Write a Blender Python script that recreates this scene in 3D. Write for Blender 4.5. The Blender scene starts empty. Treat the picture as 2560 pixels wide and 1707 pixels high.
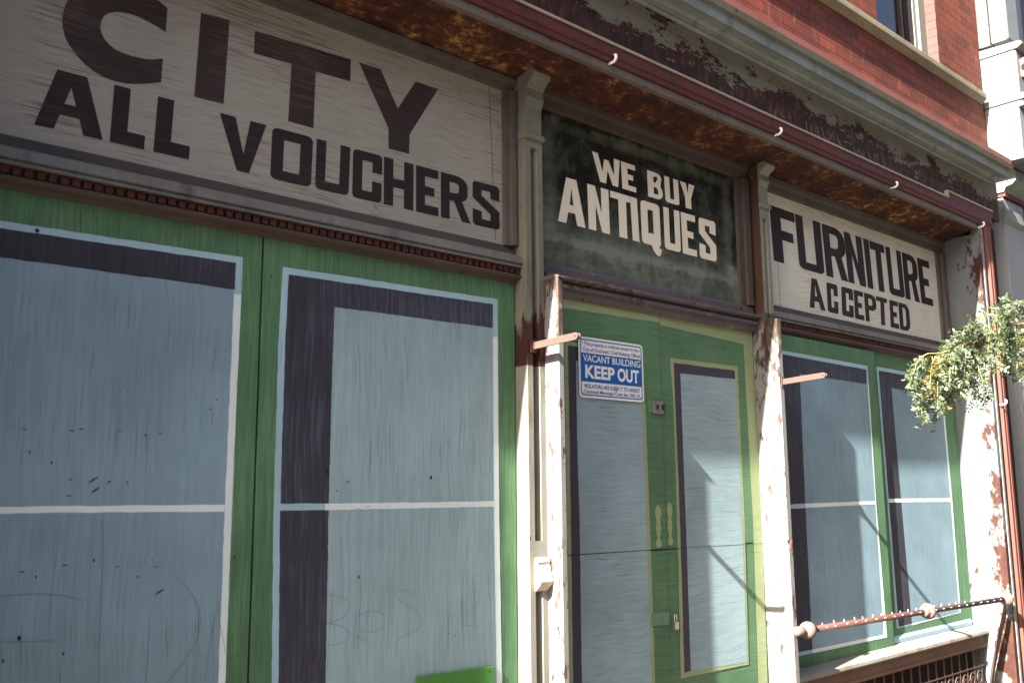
import bpy, bmesh, math, random
from mathutils import Vector, Matrix
R = math.radians
random.seed(7)
sc = bpy.context.scene
col = sc.collection

# ------------------------------------------------------------------ camera
CAM = Vector((0.0, -3.0, 1.55))
FPX = 2336.39
yaw, pitch, roll = R(41.876), R(9.0187), R(-0.4779)
fw = Vector((math.sin(yaw)*math.cos(pitch), math.cos(yaw)*math.cos(pitch), math.sin(pitch)))
r0 = Vector((math.cos(yaw), -math.sin(yaw), 0)); u0 = r0.cross(fw)
rt = r0*math.cos(roll)+u0*math.sin(roll); up = u0*math.cos(roll)-r0*math.sin(roll)
cd = bpy.data.cameras.new('camera'); cam = bpy.data.objects.new('camera', cd); col.objects.link(cam)
m = Matrix((rt, up, -fw)).transposed().to_4x4(); m.translation = CAM
cam.matrix_world = m
cd.sensor_width = 36; cd.lens = FPX/2560*36; cd.clip_start = 0.05; cd.clip_end = 2000
cd.dof.use_dof = True; cd.dof.focus_distance = 5.2; cd.dof.aperture_fstop = 4.0
sc.camera = cam

# ------------------------------------------------------------------ light
LDIR = Vector((7.6, 1.0, -5.4)).normalized()
to_sun = -LDIR
w = bpy.data.worlds.new('World'); sc.world = w; w.use_nodes = True
nt = w.node_tree; nt.nodes.clear()
sky = nt.nodes.new('ShaderNodeTexSky'); sky.sky_type = 'NISHITA'; sky.sun_disc = False
sky.dust_density = 3.0; sky.ozone_density = 0.4
sky.sun_elevation = math.asin(to_sun.z); sky.sun_rotation = math.atan2(to_sun.x, to_sun.y) % (2*math.pi)
bg = nt.nodes.new('ShaderNodeBackground'); bg.inputs['Strength'].default_value = 0.05
wo = nt.nodes.new('ShaderNodeOutputWorld')
nt.links.new(sky.outputs[0], bg.inputs[0]); nt.links.new(bg.outputs[0], wo.inputs[0])
sd = bpy.data.lights.new('sun', 'SUN'); sd.energy = 5.0; sd.angle = R(0.4); sd.color = (1.0, 0.95, 0.86)
sun = bpy.data.objects.new('sun', sd); col.objects.link(sun)
sun.rotation_euler = LDIR.to_track_quat('-Z', 'Y').to_euler(); sun.location = (-6, -4, 9)
sc.view_settings.view_transform = 'Standard'; sc.view_settings.look = 'None'
sc.view_settings.exposure = 3.1; sc.view_settings.gamma = 1.0

# ------------------------------------------------------------------ measuring: a point of the photograph taken onto a real plane
def ray(px, py): return fw*FPX + rt*(px-1280) - up*(py-853.5)
def P(px, py, y=0.0):                    # on the wall-parallel plane at depth y -> (x, z)
    d = ray(px, py); t = (y-CAM.y)/d.y
    return CAM.x+d.x*t, CAM.z+d.z*t
def PV(px, py, y=0.0):
    x, z = P(px, py, y); return Vector((x, y, z))
def PX(px, py, x):                       # on the plane x = const -> (y, z)
    d = ray(px, py); t = x/d.x
    return CAM.y+d.y*t, CAM.z+d.z*t

# ------------------------------------------------------------------ mesh builder
class MB:
    def __init__(s): s.v = []; s.f = []; s.m = []
    def add(s, vs, fs, mi=0):
        o = len(s.v); s.v += [tuple(p) for p in vs]
        for f in fs: s.f.append([i+o for i in f]); s.m.append(mi)
        return s
    def box(s, x0, x1, y0, y1, z0, z1, mi=0):
        return s.add([(x0,y0,z0),(x1,y0,z0),(x1,y1,z0),(x0,y1,z0),(x0,y0,z1),(x1,y0,z1),(x1,y1,z1),(x0,y1,z1)],
              [(0,1,5,4),(1,2,6,5),(2,3,7,6),(3,0,4,7),(4,5,6,7),(3,2,1,0)], mi)
    def prism_x(s, prof, x0, x1, mi=0, n=1):
        k = len(prof); vs = []
        for j in range(n+1):
            x = x0+(x1-x0)*j/n
            vs += [(x, y, z) for y, z in prof]
        fs = []
        for j in range(n):
            for i in range(k):
                a = j*k+i; b = j*k+(i+1)%k
                fs.append((a, b, b+k, a+k))
        fs.append(list(range(k))[::-1]); fs.append([n*k+i for i in range(k)])
        return s.add(vs, fs, mi)
    def prism_z(s, prof, z0, z1, mi=0):
        k = len(prof)
        vs = [(x,y,z0) for x,y in prof]+[(x,y,z1) for x,y in prof]
        fs = [(i,(i+1)%k,(i+1)%k+k,i+k) for i in range(k)]+[list(range(k))[::-1], [k+i for i in range(k)]]
        return s.add(vs, fs, mi)
    def prism_y(s, prof, y0, y1, mi=0):
        k = len(prof)
        vs = [(x,y0,z) for x,z in prof]+[(x,y1,z) for x,z in prof]
        fs = [(i,(i+1)%k,(i+1)%k+k,i+k) for i in range(k)]+[list(range(k))[::-1], [k+i for i in range(k)]]
        return s.add(vs, fs, mi)
    def sheet(s, pts, mi=0): return s.add(pts, [list(range(len(pts)))], mi)
    def tube(s, pts, r, seg=10, mi=0, cap=True):
        pts = [Vector(p) for p in pts]; n = len(pts); vs = []
        rr = r if isinstance(r, (list, tuple)) else [r]*n
        ref = None
        for i, p in enumerate(pts):
            t = (pts[min(i+1,n-1)]-pts[max(i-1,0)]).normalized()
            if ref is None:
                ref = Vector((0,0,1)) if abs(t.z) < .9 else Vector((1,0,0))
            a = t.cross(ref).normalized(); b = a.cross(t).normalized(); ref = b
            for k in range(seg):
                an = 2*math.pi*k/seg
                vs.append(p+(a*math.cos(an)+b*math.sin(an))*rr[i])
        fs = []
        for i in range(n-1):
            for k in range(seg):
                k2 = (k+1)%seg
                fs.append((i*seg+k, i*seg+k2, (i+1)*seg+k2, (i+1)*seg+k))
        if cap:
            fs.append(list(range(seg))[::-1]); fs.append([(n-1)*seg+k for k in range(seg)])
        return s.add(vs, fs, mi)
    def ball(s, c, r, mi=0, sx=1, sy=1, sz=1, n=12):
        c = Vector(c); vs = []; fs = []
        for i in range(n+1):
            th = math.pi*i/n
            for k in range(2*n):
                ph = math.pi*k/n
                vs.append(c+Vector((r*sx*math.sin(th)*math.cos(ph), r*sy*math.sin(th)*math.sin(ph), r*sz*math.cos(th))))
        for i in range(n):
            for k in range(2*n):
                a = i*2*n+k; b = i*2*n+(k+1)%(2*n)
                fs.append((a, b, b+2*n, a+2*n))
        return s.add(vs, fs, mi)
    def build(s, name, mats, parent=None, smooth=False, bevel=0.0, seg=2):
        if not isinstance(mats, (list, tuple)): mats = [mats]
        off = Vector((0,0,0)); p = parent
        while p is not None: off += p.location; p = p.parent
        me = bpy.data.meshes.new(name)
        me.from_pydata([tuple(Vector(q)-off) for q in s.v], [], s.f)
        for mm in mats: me.materials.append(mm)
        for poly, mi in zip(me.polygons, s.m): poly.material_index = mi; poly.use_smooth = smooth
        bm = bmesh.new(); bm.from_mesh(me)
        bmesh.ops.remove_doubles(bm, verts=bm.verts, dist=1e-6)
        bmesh.ops.recalc_face_normals(bm, faces=bm.faces); bm.to_mesh(me); bm.free()
        o = bpy.data.objects.new(name, me); col.objects.link(o)
        if parent is not None: o.parent = parent
        if bevel:
            b = o.modifiers.new('bevel', 'BEVEL'); b.width = bevel; b.segments = seg; b.limit_method = 'ANGLE'; b.angle_limit = R(35)
        return o

def tag(o, label=None, cat=None, group=None, kind=None):
    if label: o['label'] = label
    if cat: o['category'] = cat
    if group: o['group'] = group
    if kind: o['kind'] = kind
    return o
def thing(name, loc, label, cat, group=None):
    o = bpy.data.objects.new(name, None); col.objects.link(o); o.location = loc; o.empty_display_size = .1
    return tag(o, label, cat, group)

# ------------------------------------------------------------------ materials
def S(r, g, b):
    f = lambda c: (c/255/12.92) if c <= 10 else ((c/255+.055)/1.055)**2.4
    return (f(r), f(g), f(b), 1.0)
class G:
    def __init__(s, name, rough=.7):
        s.mat = bpy.data.materials.new(name); s.mat.use_nodes = True
        s.t = s.mat.node_tree; s.t.nodes.clear()
        s.out = s.n('ShaderNodeOutputMaterial'); s.b = s.n('ShaderNodeBsdfPrincipled')
        s.l(s.b.outputs[0], s.out.inputs[0]); s.b.inputs['Roughness'].default_value = rough
        s.b.inputs['Specular IOR Level'].default_value = .3
        s.geo = s.n('ShaderNodeNewGeometry'); s.pos = s.geo.outputs['Position']
        sp = s.n('ShaderNodeSeparateXYZ'); s.l(s.pos, sp.inputs[0]); s.x, s.y, s.z = sp.outputs
    def n(s, t): return s.t.nodes.new(t)
    def l(s, a, b): s.t.links.new(a, b)
    def put(s, sock, v):
        if hasattr(v, 'is_output'): s.l(v, sock)
        else: sock.default_value = v
    def math(s, op, a, b=0.0, clamp=False):
        n = s.n('ShaderNodeMath'); n.operation = op; n.use_clamp = clamp
        s.put(n.inputs[0], a); s.put(n.inputs[1], b); return n.outputs[0]
    def vec(s, x, y, z):
        n = s.n('ShaderNodeCombineXYZ'); s.put(n.inputs[0], x); s.put(n.inputs[1], y); s.put(n.inputs[2], z); return n.outputs[0]
    def scale(s, v, sc):
        n = s.n('ShaderNodeVectorMath'); n.operation = 'MULTIPLY'; s.put(n.inputs[0], v); n.inputs[1].default_value = sc; return n.outputs[0]
    def noise(s, v, sc=1.0, det=4.0, ro=.55, dist=0.0):
        n = s.n('ShaderNodeTexNoise'); s.put(n.inputs['Vector'], v); n.inputs['Scale'].default_value = sc
        n.inputs['Detail'].default_value = det; n.inputs['Roughness'].default_value = ro; n.inputs['Distortion'].default_value = dist
        return n.outputs[0]
    def ramp(s, f, stops, interp='LINEAR'):
        n = s.n('ShaderNodeValToRGB'); s.put(n.inputs[0], f); e = n.color_ramp.elements; n.color_ramp.interpolation = interp
        while len(e) < len(stops): e.new(.5)
        for k, (p, c) in enumerate(stops):
            e[k].position = p; e[k].color = c if len(c) == 4 else (*c, 1)
        return n.outputs[0]
    def step(s, f, a, b):           # smooth 0..1 between a and b
        n = s.n('ShaderNodeMapRange'); n.interpolation_type = 'SMOOTHSTEP'
        s.put(n.inputs[0], f); n.inputs[1].default_value = a; n.inputs[2].default_value = b; return n.outputs[0]
    def mix(s, f, a, b, mode='MIX'):
        n = s.n('ShaderNodeMix'); n.data_type = 'RGBA'; n.blend_type = mode
        s.put(n.inputs[0], f); s.put(n.inputs[6], a); s.put(n.inputs[7], b); return n.outputs[2]
    def bump(s, h, strength=.3, dist=.002):
        n = s.n('ShaderNodeBump'); n.inputs['Strength'].default_value = strength; n.inputs['Distance'].default_value = dist
        s.put(n.inputs['Height'], h); s.l(n.outputs[0], s.b.inputs['Normal'])
    def done(s, c, rough=None, metal=None):
        s.put(s.b.inputs['Base Color'], c)
        if rough is not None: s.put(s.b.inputs['Roughness'], rough)
        if metal is not None: s.put(s.b.inputs['Metallic'], metal)
        return s.mat
def grey(v): return (v, v, v, 1)

def wood(name, c, axis='z', grain=.35, check=.55, blotch=.25, rough=.72, bare=None, bare_amt=0.0, seed=0.0, knots=.8, swirl=.05, under=None, gs=(90, 3.0)):
    """painted plywood: grain, fine checks, soft blotches and knots, all in the surface of the sheet"""
    g = G(name, rough)
    a, b = (g.x, g.z) if axis == 'z' else (g.z, g.x)          # a across the grain, b along it
    p2 = g.vec(g.math('ADD', g.x, seed), 0.0, g.z)
    wob = g.noise(p2, 2.2, 3, .5)
    a = g.math('ADD', a, g.math('MULTIPLY', g.math('SUBTRACT', wob, .5), swirl*2))
    # knots: the grain bends round them
    vo = g.n('ShaderNodeTexVoronoi'); vo.feature = 'F1'; g.l(p2, vo.inputs['Vector']); vo.inputs['Scale'].default_value = 2.1
    kd = vo.outputs['Distance']
    km = g.step(kd, .16, .02)
    rings = g.math('SINE', g.math('MULTIPLY', g.math('ADD', kd, g.math('MULTIPLY', g.noise(p2, 9, 2, .5), .12)), 260))
    rings = g.math('MULTIPLY', g.step(rings, .55, 1.0), g.math('MULTIPLY', km, knots))
    v1 = g.vec(g.math('MULTIPLY', a, gs[0]), seed, g.math('MULTIPLY', b, gs[1]))
    n1 = g.noise(v1, 1.0, 5, .65)
    v2 = g.vec(g.math('MULTIPLY', a, 210), seed+3, g.math('MULTIPLY', b, 3.2))
    n2 = g.noise(v2, 1.0, 3, .6)
    zone = g.noise(p2, 3.1, 3, .6)
    ck = g.math('MULTIPLY', g.step(n2, .58, .70), g.step(zone, .36, .62))
    ck = g.math('MAXIMUM', g.math('MULTIPLY', ck, check), g.math('MULTIPLY', rings, .7))
    big = g.noise(p2, 1.6, 4, .6)
    br = g.math('ADD', g.math('MULTIPLY', g.math('SUBTRACT', n1, .5), grain*1.6), g.math('MULTIPLY', g.math('SUBTRACT', big, .5), blotch*2.2))
    cc = g.mix(1.0, c, g.vec(g.math('ADD', br, 1.0), g.math('ADD', br, 1.0), g.math('ADD', br, 1.0)), 'MULTIPLY')
    if bare is not None:
        bm_ = g.math('ADD', n1, g.math('MULTIPLY', g.math('SUBTRACT', big, .5), .7))
        cc = g.mix(g.math('MULTIPLY', g.step(bm_, .50, .66), bare_amt), cc, bare)
    cc = g.mix(ck, cc, under or (c[0]*.28+.008, c[1]*.25+.006, c[2]*.25+.006, 1))
    g.bump(g.math('SUBTRACT', g.math('MULTIPLY', n1, .5), ck), .35, .0015)
    return g.done(cc)

def peel(name, paint, under, amt=.5, sc=9.0, stretch=(1,1,.45), soft=.03, rough=.65, stain=None, under2=None, dirt=.25, seed=0.0, zgrad=None, ygrad=None, bump=.5):
    """old paint flaking off what lies beneath it. amt ~ how much is bare"""
    g = G(name, rough)
    p = g.vec(g.math('ADD', g.x, seed), g.math('ADD', g.y, seed*.7), g.z)
    n = g.noise(g.scale(p, stretch), sc, 8, .68)
    thr = g.math('ADD', n, amt-.5)
    if zgrad:      # (z0, z1, gain): more bare below z0
        thr = g.math('ADD', thr, g.math('MULTIPLY', g.step(g.z, zgrad[1], zgrad[0]), zgrad[2]))
    if ygrad:
        thr = g.math('ADD', thr, g.math('MULTIPLY', g.step(g.y, ygrad[1], ygrad[0]), ygrad[2]))
    mk = g.step(thr, .62-soft, .62+soft)
    big = g.noise(p, 3.0, 5, .65); fine = g.noise(g.scale(p, (1,1,.3)), 42, 4, .6)
    k = g.math('ADD', g.math('ADD', 1.0, g.math('MULTIPLY', g.math('SUBTRACT', big, .5), dirt*2)), g.math('MULTIPLY', g.math('SUBTRACT', fine, .5), dirt))
    pc = g.mix(1.0, paint, g.vec(k, k, k), 'MULTIPLY')
    if stain: pc = g.mix(g.math('MULTIPLY', g.step(g.noise(g.scale(p, (1,1,.25)), 7, 6, .7), .5, .72), .7), pc, stain)
    uc = g.mix(g.step(fine, .35, .65), under, under2 or under)
    g.bump(g.math('ADD', g.math('MULTIPLY', mk, -1), g.math('MULTIPLY', fine, .3)), bump, .003)
    return g.done(g.mix(mk, pc, uc))

def brick(name, c1, c2, mortar, axis='x', bw=.205, rh=.066, ms=.0028, rough=.75, offz=0.0, lime_amt=.35):
    g = G(name, rough)
    u = g.x if axis == 'x' else g.y
    t = g.n('ShaderNodeTexBrick'); g.l(g.vec(u, g.math('ADD', g.z, offz), 0.0), t.inputs['Vector'])
    t.inputs['Scale'].default_value = 1; t.inputs['Brick Width'].default_value = bw; t.inputs['Row Height'].default_value = rh
    t.inputs['Mortar Size'].default_value = ms; t.inputs['Mortar Smooth'].default_value = .3; t.inputs['Bias'].default_value = -.1
    t.inputs['Color1'].default_value = c1; t.inputs['Color2'].default_value = c2; t.inputs['Mortar'].default_value = mortar
    p = g.pos
    big = g.noise(g.scale(p, (1,1,.5)), 3.5, 5, .65); fine = g.noise(p, 60, 4, .6)
    k = g.math('ADD', .25, g.math('ADD', g.math('MULTIPLY', big, 1.1), g.math('MULTIPLY', fine, .4)))
    c = g.mix(1.0, t.outputs[0], g.vec(k, k, k), 'MULTIPLY')
    lime = g.math('MULTIPLY', g.step(g.noise(g.scale(p, (9,9,1.6)), 2.2, 6, .7), .56, .72), lime_amt)  # streaks of pale lime over the bricks
    c = g.mix(lime, c, (.35,.28,.26,1))
    g.bump(g.math('SUBTRACT', g.math('MULTIPLY', fine, .25), t.outputs['Fac']), .5, .003)
    return g.done(c)

def plain(name, c, rough=.6, metal=0.0, var=.2, sc=20, bump=.15):
    g = G(name, rough); n = g.noise(g.pos, sc, 5, .6)
    k = g.math('ADD', 1-var, g.math('MULTIPLY', n, 2*var))
    g.bump(n, bump, .002)
    return g.done(g.mix(1.0, c, g.vec(k, k, k), 'MULTIPLY'), metal=metal)

M = {}
M['green'] = wood('green_paint', (.070,.156,.078,1), 'z', grain=.7, check=.8, blotch=.45, bare=(.125,.235,.125,1), bare_amt=.45, swirl=.03)
M['frame_blue'] = wood('light_blue_paint', (.29,.43,.50,1), 'z', grain=.18, check=.5, seed=2)
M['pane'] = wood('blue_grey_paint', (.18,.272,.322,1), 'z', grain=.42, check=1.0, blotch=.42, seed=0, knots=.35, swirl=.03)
M['pane_b'] = wood('pale_bounce_lit_paint', (.25,.355,.385,1), 'z', grain=.38, check=.9, blotch=.34, seed=3.7, knots=.35, swirl=.03)  # paler tone for panel B, with bounce light mixed into the colour
M['shade'] = wood('dark_violet_paint', (.034,.034,.048,1), 'z', grain=1.0, check=.4, blotch=.6, seed=5, bare=(.065,.085,.115,1), bare_amt=.6, knots=.4, swirl=.03)
M['white'] = wood('white_line_paint', (.60,.68,.68,1), 'z', grain=.12, check=.4, blotch=.1, knots=.2)
M['green_h'] = wood('door_green_paint', (.068,.145,.072,1), 'x', grain=.65, check=.7, swirl=.04, blotch=.45, bare=(.10,.19,.10,1), bare_amt=.4, gs=(130, 4.5))
M['lime_h'] = wood('door_pale_green_paint', (.235,.285,.145,1), 'x', grain=.4, check=.7, swirl=.04, gs=(130, 4.5))
M['pane_h'] = wood('door_blue_grey_paint', (.225,.310,.335,1), 'x', grain=.55, check=1.0, blotch=.4, swirl=.04, seed=1, knots=.7, gs=(130, 4.5))
M['shade_h'] = wood('door_dark_paint', (.040,.036,.048,1), 'x', grain=.5, check=.4, swirl=.06)
M['sign_wood'] = wood('whitewashed_plywood', (.315,.30,.26,1), 'x', grain=.9, check=.85, blotch=.5, bare=(.11,.080,.068,1), bare_amt=.85, swirl=.022, under=(.075,.05,.042,1), gs=(170, 3.2))
M['sign_ink'] = wood('faded_brown_lettering', (.034,.021,.019,1), 'x', grain=1.1, check=.3, blotch=.5, bare=(.105,.075,.062,1), bare_amt=.6, swirl=.022, gs=(170, 3.2))
M['sign_black'] = wood('black_brown_lettering', (.019,.011,.012,1), 'x', grain=.9, check=.2, blotch=.4, bare=(.055,.038,.033,1), bare_amt=.45, swirl=.022, gs=(170, 3.2))
M['cream'] = plain('cream_lettering', (.72,.66,.52,1), .6, 0, .06, 30)
M['furn_wood'] = wood('pale_plywood', (.60,.585,.50,1), 'x', grain=.45, check=.8, blotch=.4, bare=(.27,.22,.17,1), bare_amt=.55, swirl=.025, under=(.11,.075,.055,1), gs=(150, 3.4))

def chalk():
    g = G('chalky_dark_board', .8); g.b.inputs['Specular IOR Level'].default_value = .1
    p = g.pos
    n = g.noise(p, 2.6, 7, .62, 2.2); s = g.noise(g.scale(p, (2.2,1,8)), 2.0, 7, .72, 1.6); fine = g.noise(g.scale(p, (1,1,.35)), 26, 4, .6)
    low = g.step(g.z, 2.95, 2.66)
    f = g.math('ADD', g.math('MULTIPLY', n, .75), g.math('MULTIPLY', s, .40))
    f = g.math('ADD', f, g.math('ADD', g.math('MULTIPLY', low, .30), g.math('MULTIPLY', g.math('SUBTRACT', fine, .5), .22)))
    ex = g.math('MINIMUM', g.math('SUBTRACT', g.x, 2.86), g.math('SUBTRACT', 4.43, g.x)); ez = g.math('MINIMUM', g.math('SUBTRACT', g.z, 2.66), g.math('SUBTRACT', 3.325, g.z))
    e = g.math('ADD', g.math('MINIMUM', ex, g.math('MULTIPLY', ez, 1.6)), g.math('MULTIPLY', g.math('SUBTRACT', n, .5), .12))
    f = g.math('ADD', f, g.math('MULTIPLY', g.math('MULTIPLY', g.step(e, .02, .06), g.step(e, .15, .08)), .16))
    c = g.ramp(f, [(.45, (.010,.008,.006)), (.56, (.019,.019,.014)), (.68, (.048,.055,.043)), (.86, (.095,.110,.086)), (1.0, (.16,.18,.15))])
    g.bump(s, .1, .001)
    return g.done(c)
M['chalk'] = chalk()
def soffit_mat():
    g = G('rusted_soffit', .9)
    p = g.pos
    n = g.noise(g.scale(p, (.65,.9,1)), 26, 10, .74, .3); b = g.noise(p, 3.0, 5, .65)
    f = g.math('ADD', n, g.math('MULTIPLY', g.math('SUBTRACT', b, .5), .75))
    c = g.ramp(f, [(.36, (.022,.007,.005)), (.50, (.050,.015,.007)), (.58, (.092,.034,.012)), (.66, (.25,.135,.042)), (.80, (.40,.30,.16))])
    g.bump(f, .8, .006)
    return g.done(c)
M['soffit'] = soffit_mat()
RUST = (.085,.026,.013,1); RUST2 = (.20,.075,.03,1); DKR = (.030,.012,.009,1)
M['trim'] = peel('weathered_grey_trim', (.075,.064,.055,1), (.025,.011,.008,1), .45, 16, (.3,1,1), under2=(.06,.03,.016,1), stain=(.040,.026,.020,1), dirt=.5)
M['trim_dark'] = peel('dirty_brown_trim', (.058,.043,.036,1), (.024,.010,.007,1), .46, 16, (.3,1,1), under2=(.065,.03,.015,1), dirt=.5)
M['trim_light'] = peel('pale_weathered_trim', (.14,.137,.127,1), (.055,.025,.013,1), .46, 18, (.25,1,1), under2=(.15,.075,.028,1), stain=(.05,.034,.028,1), dirt=.5)
M['trim_peel'] = peel('flaking_purple_grey_trim', (.088,.072,.074,1), (.20,.155,.12,1), .55, 12, (.3,1,1), under2=(.032,.013,.009,1), dirt=.5)
M['dentil'] = plain('red_brown_dentil_paint', (.062,.018,.013,1), .8, 0, .4, 40)
M['pil_up'] = peel('grey_green_pilaster_paint', (.145,.14,.11,1), (.042,.013,.008,1), .43, 8, (1,1,.3), stain=(.08,.067,.05,1), dirt=.45, zgrad=(2.05, 2.5, .42))
M['pil'] = peel('old_white_pilaster_paint', (.205,.195,.165,1), (.030,.010,.006,1), .45, 12, (1,1,.35), under2=(.06,.03,.016,1), stain=(.085,.066,.042,1), dirt=.3)
M['post'] = peel('flaking_white_post_paint', (.19,.185,.18,1), (.095,.060,.044,1), .535, 26, (1,1,.35), under2=(.028,.018,.014,1), dirt=.3, stain=(.085,.052,.034,1), zgrad=(2.5, 2.05, .16))
M['post_dark'] = peel('rusty_dark_bracket', (.06,.03,.02,1), (.24,.12,.03,1), .45, 22, (1,1,.7), dirt=.5)
M['pier'] = peel('rust_blotched_white_paint', (.125,.138,.142,1), (.028,.007,.004,1), .485, 6.5, (1,1,.6), under2=(.050,.015,.007,1), dirt=.2, ygrad=(-.27, -.08, .12), zgrad=(.2, 1.2, .08), stain=(.070,.042,.020,1), soft=.03)
M['pier_lip'] = peel('chipped_white_edge', (.20,.20,.18,1), (.03,.018,.012,1), .46, 20, (1,1,.3), dirt=.25)
M['red'] = peel('faded_red_band_paint', (.088,.021,.018,1), (.04,.02,.016,1), .38, 20, (.25,1,1), stain=(.045,.014,.012,1), dirt=.4)
M['pink'] = peel('sun_faded_red_trim', (.125,.042,.031,1), (.15,.10,.075,1), .42, 20, (1,1,.2), stain=(.10,.026,.018,1), dirt=.3)
M['lip'] = peel('speckled_grey_lip', (.115,.092,.075,1), (.035,.015,.010,1), .48, 28, (.5,1,1), dirt=.5)
M['bead'] = peel('chipped_pale_bead', (.33,.30,.23,1), (.05,.02,.013,1), .46, 40, (.4,1,1), dirt=.4)
def fascia_mat():
    g = G('peeling_grey_fascia', .75); p = g.pos
    q = g.scale(p, (.42,1,1)); n = g.noise(q, 12, 12, .70); b = g.noise(q, 3.4, 6, .62)
    sp = g.noise(q, 62, 4, .65)
    gr = g.step(g.z, 3.93, 3.63)
    f = g.math('ADD', g.math('ADD', n, g.math('MULTIPLY', g.math('SUBTRACT', b, .5), 1.15)), g.math('MULTIPLY', gr, .46))
    f = g.math('ADD', f, g.math('MULTIPLY', g.math('SUBTRACT', sp, .5), .50))
    mk = g.step(f, .71, .745)
    k = g.math('ADD', .65, g.math('MULTIPLY', g.noise(p, 6, 6, .65), .7))
    pc = g.mix(1.0, (.165,.160,.130,1), g.vec(k, k, k), 'MULTIPLY')
    st = g.noise(g.scale(p, (.7,1,.28)), 30, 6, .68)
    uc = g.ramp(st, [(.32, (.014,.005,.004)), (.50, (.034,.012,.008)), (.62, (.085,.034,.017)), (.76, (.15,.095,.055))])
    g.bump(g.math('MULTIPLY', mk, -1), .6, .003)
    return g.done(g.mix(mk, pc, uc))
M['fascia'] = fascia_mat()
M['ghost'] = peel('worn_pale_lettering', (.11,.08,.058,1), (.030,.011,.008,1), .50, 26, (1,1,1), dirt=.4)
M['cornice'] = peel('grey_blue_cornice_paint', (.195,.222,.205,1), (.07,.04,.026,1), .44, 14, (.3,1,1), stain=(.10,.095,.066,1), dirt=.45)
M['cornice_top'] = peel('lichen_grey_fillet', (.19,.185,.13,1), (.06,.035,.022,1), .48, 24, (.5,1,1), dirt=.5)
M['brick'] = brick('red_brick', (.165,.036,.016,1), (.085,.020,.012,1), (.015,.007,.006,1))
M['brick_y'] = brick('pale_brick_reveal', (.085,.042,.034,1), (.075,.036,.030,1), (.03,.012,.010,1), 'y', bw=.4)
M['brick_w'] = brick('white_painted_brick', (.12,.118,.10,1), (.105,.102,.09,1), (.05,.047,.04,1), 'y', lime_amt=0)
M['brick_far'] = brick('dark_far_brick', (.10,.035,.026,1), (.08,.03,.024,1), (.06,.05,.045,1), bw=.21, rh=.075, ms=.008)
M['stone'] = peel('mossy_stone_sill', (.185,.168,.108,1), (.075,.06,.030,1), .50, 14, (.5,1,1), dirt=.5, soft=.12)
M['iron_grey'] = peel('grey_cast_iron_paint', (.26,.27,.28,1), (.20,.20,.20,1), .36, 12, (1,1,.5), dirt=.15)
M['iron_white'] = plain('white_cast_iron_paint', (.17,.175,.17,1), .5, 0, .12, 12)
M['iron_dark'] = plain('slate_grey_wall_paint', (.085,.085,.10,1), .7, 0, .2, 8)
M['scroll'] = plain('dusty_pink_scroll_paint', (.15,.085,.078,1), .6, 0, .15, 15)
M['rustboard'] = peel('brown_rusted_board', (.040,.018,.010,1), (.11,.05,.018,1), .48, 12, (1,1,.2), under2=(.07,.03,.01,1), dirt=.5)
M['arm'] = peel('pink_primer_metal', (.085,.046,.038,1), (.06,.028,.021,1), .42, 14, (1,1,1), dirt=.2)
M['dark'] = plain('dark_void', (.014,.009,.008,1), .9)
M['rustpipe'] = peel('brown_red_pipe_paint', (.070,.030,.024,1), (.10,.05,.038,1), .42, 30, (1,1,1), dirt=.35, rough=.6)
M['knob'] = peel('flaking_cream_casting', (.15,.105,.085,1), (.055,.022,.015,1), .50, 26, (1,1,1), dirt=.3)
M['nail'] = plain('bright_nail', (.75,.73,.70,1), .4, .3, .1)
M['grille'] = plain('brown_iron_grille', (.075,.048,.040,1), .6, .3, .3, 40)
M['ledge'] = peel('worn_stone_ledge', (.20,.185,.155,1), (.09,.055,.035,1), .46, 14, (.4,1,1), dirt=.4, stain=(.10,.08,.06,1))
M['ledge_front'] = peel('rusty_ledge_front', (.13,.07,.045,1), (.26,.15,.09,1), .45, 12, (.3,1,1), dirt=.4)
M['white_hook'] = plain('white_porcelain', (.82,.81,.77,1), .3, 0, .04)
M['steel'] = plain('grey_hasp_steel', (.22,.19,.19,1), .5, .4, .3, 60)
M['chrome'] = plain('bright_padlock_steel', (.62,.62,.60,1), .25, .9, .1, 60)
M['greenhasp'] = plain('green_painted_hasp', (.10,.20,.11,1), .6, 0, .2, 40)
M['rustspot'] = plain('rust_stain', (.085,.036,.022,1), .9, 0, .3, 40)
M['brightgreen'] = wood('bright_green_paint', (.052,.185,.032,1), 'x', grain=.25, check=.3, blotch=.25, knots=0)
M['sign_white'] = plain('white_sign_enamel', (.74,.72,.68,1), .35, 0, .05, 15, .03)
M['sign_blue'] = plain('blue_sign_enamel', (.008,.105,.36,1), .35, 0, .08, 15, .03)
M['glass'] = plain('dark_window_glass', (.012,.011,.013,1), .12, 0, .1)
M['sash'] = plain('dark_window_sash', (.035,.025,.028,1), .4, 0, .2)
M['sash_white'] = plain('white_window_frame', (.15,.155,.13,1), .5, 0, .06)
M['pencil'] = plain('pencil_scratch', (.105,.145,.168,1), .8)
M['asphalt'] = plain('asphalt', (.05,.048,.046,1), .9, 0, .3, 6)
M['concrete'] = plain('old_paving', (.085,.068,.055,1), .85, 0, .2, 4)
M['bark'] = plain('grey_brown_bark', (.12,.09,.065,1), .9, 0, .4, 30, .6)
M['twig'] = plain('orange_green_twig', (.32,.26,.10,1), .6)
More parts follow.
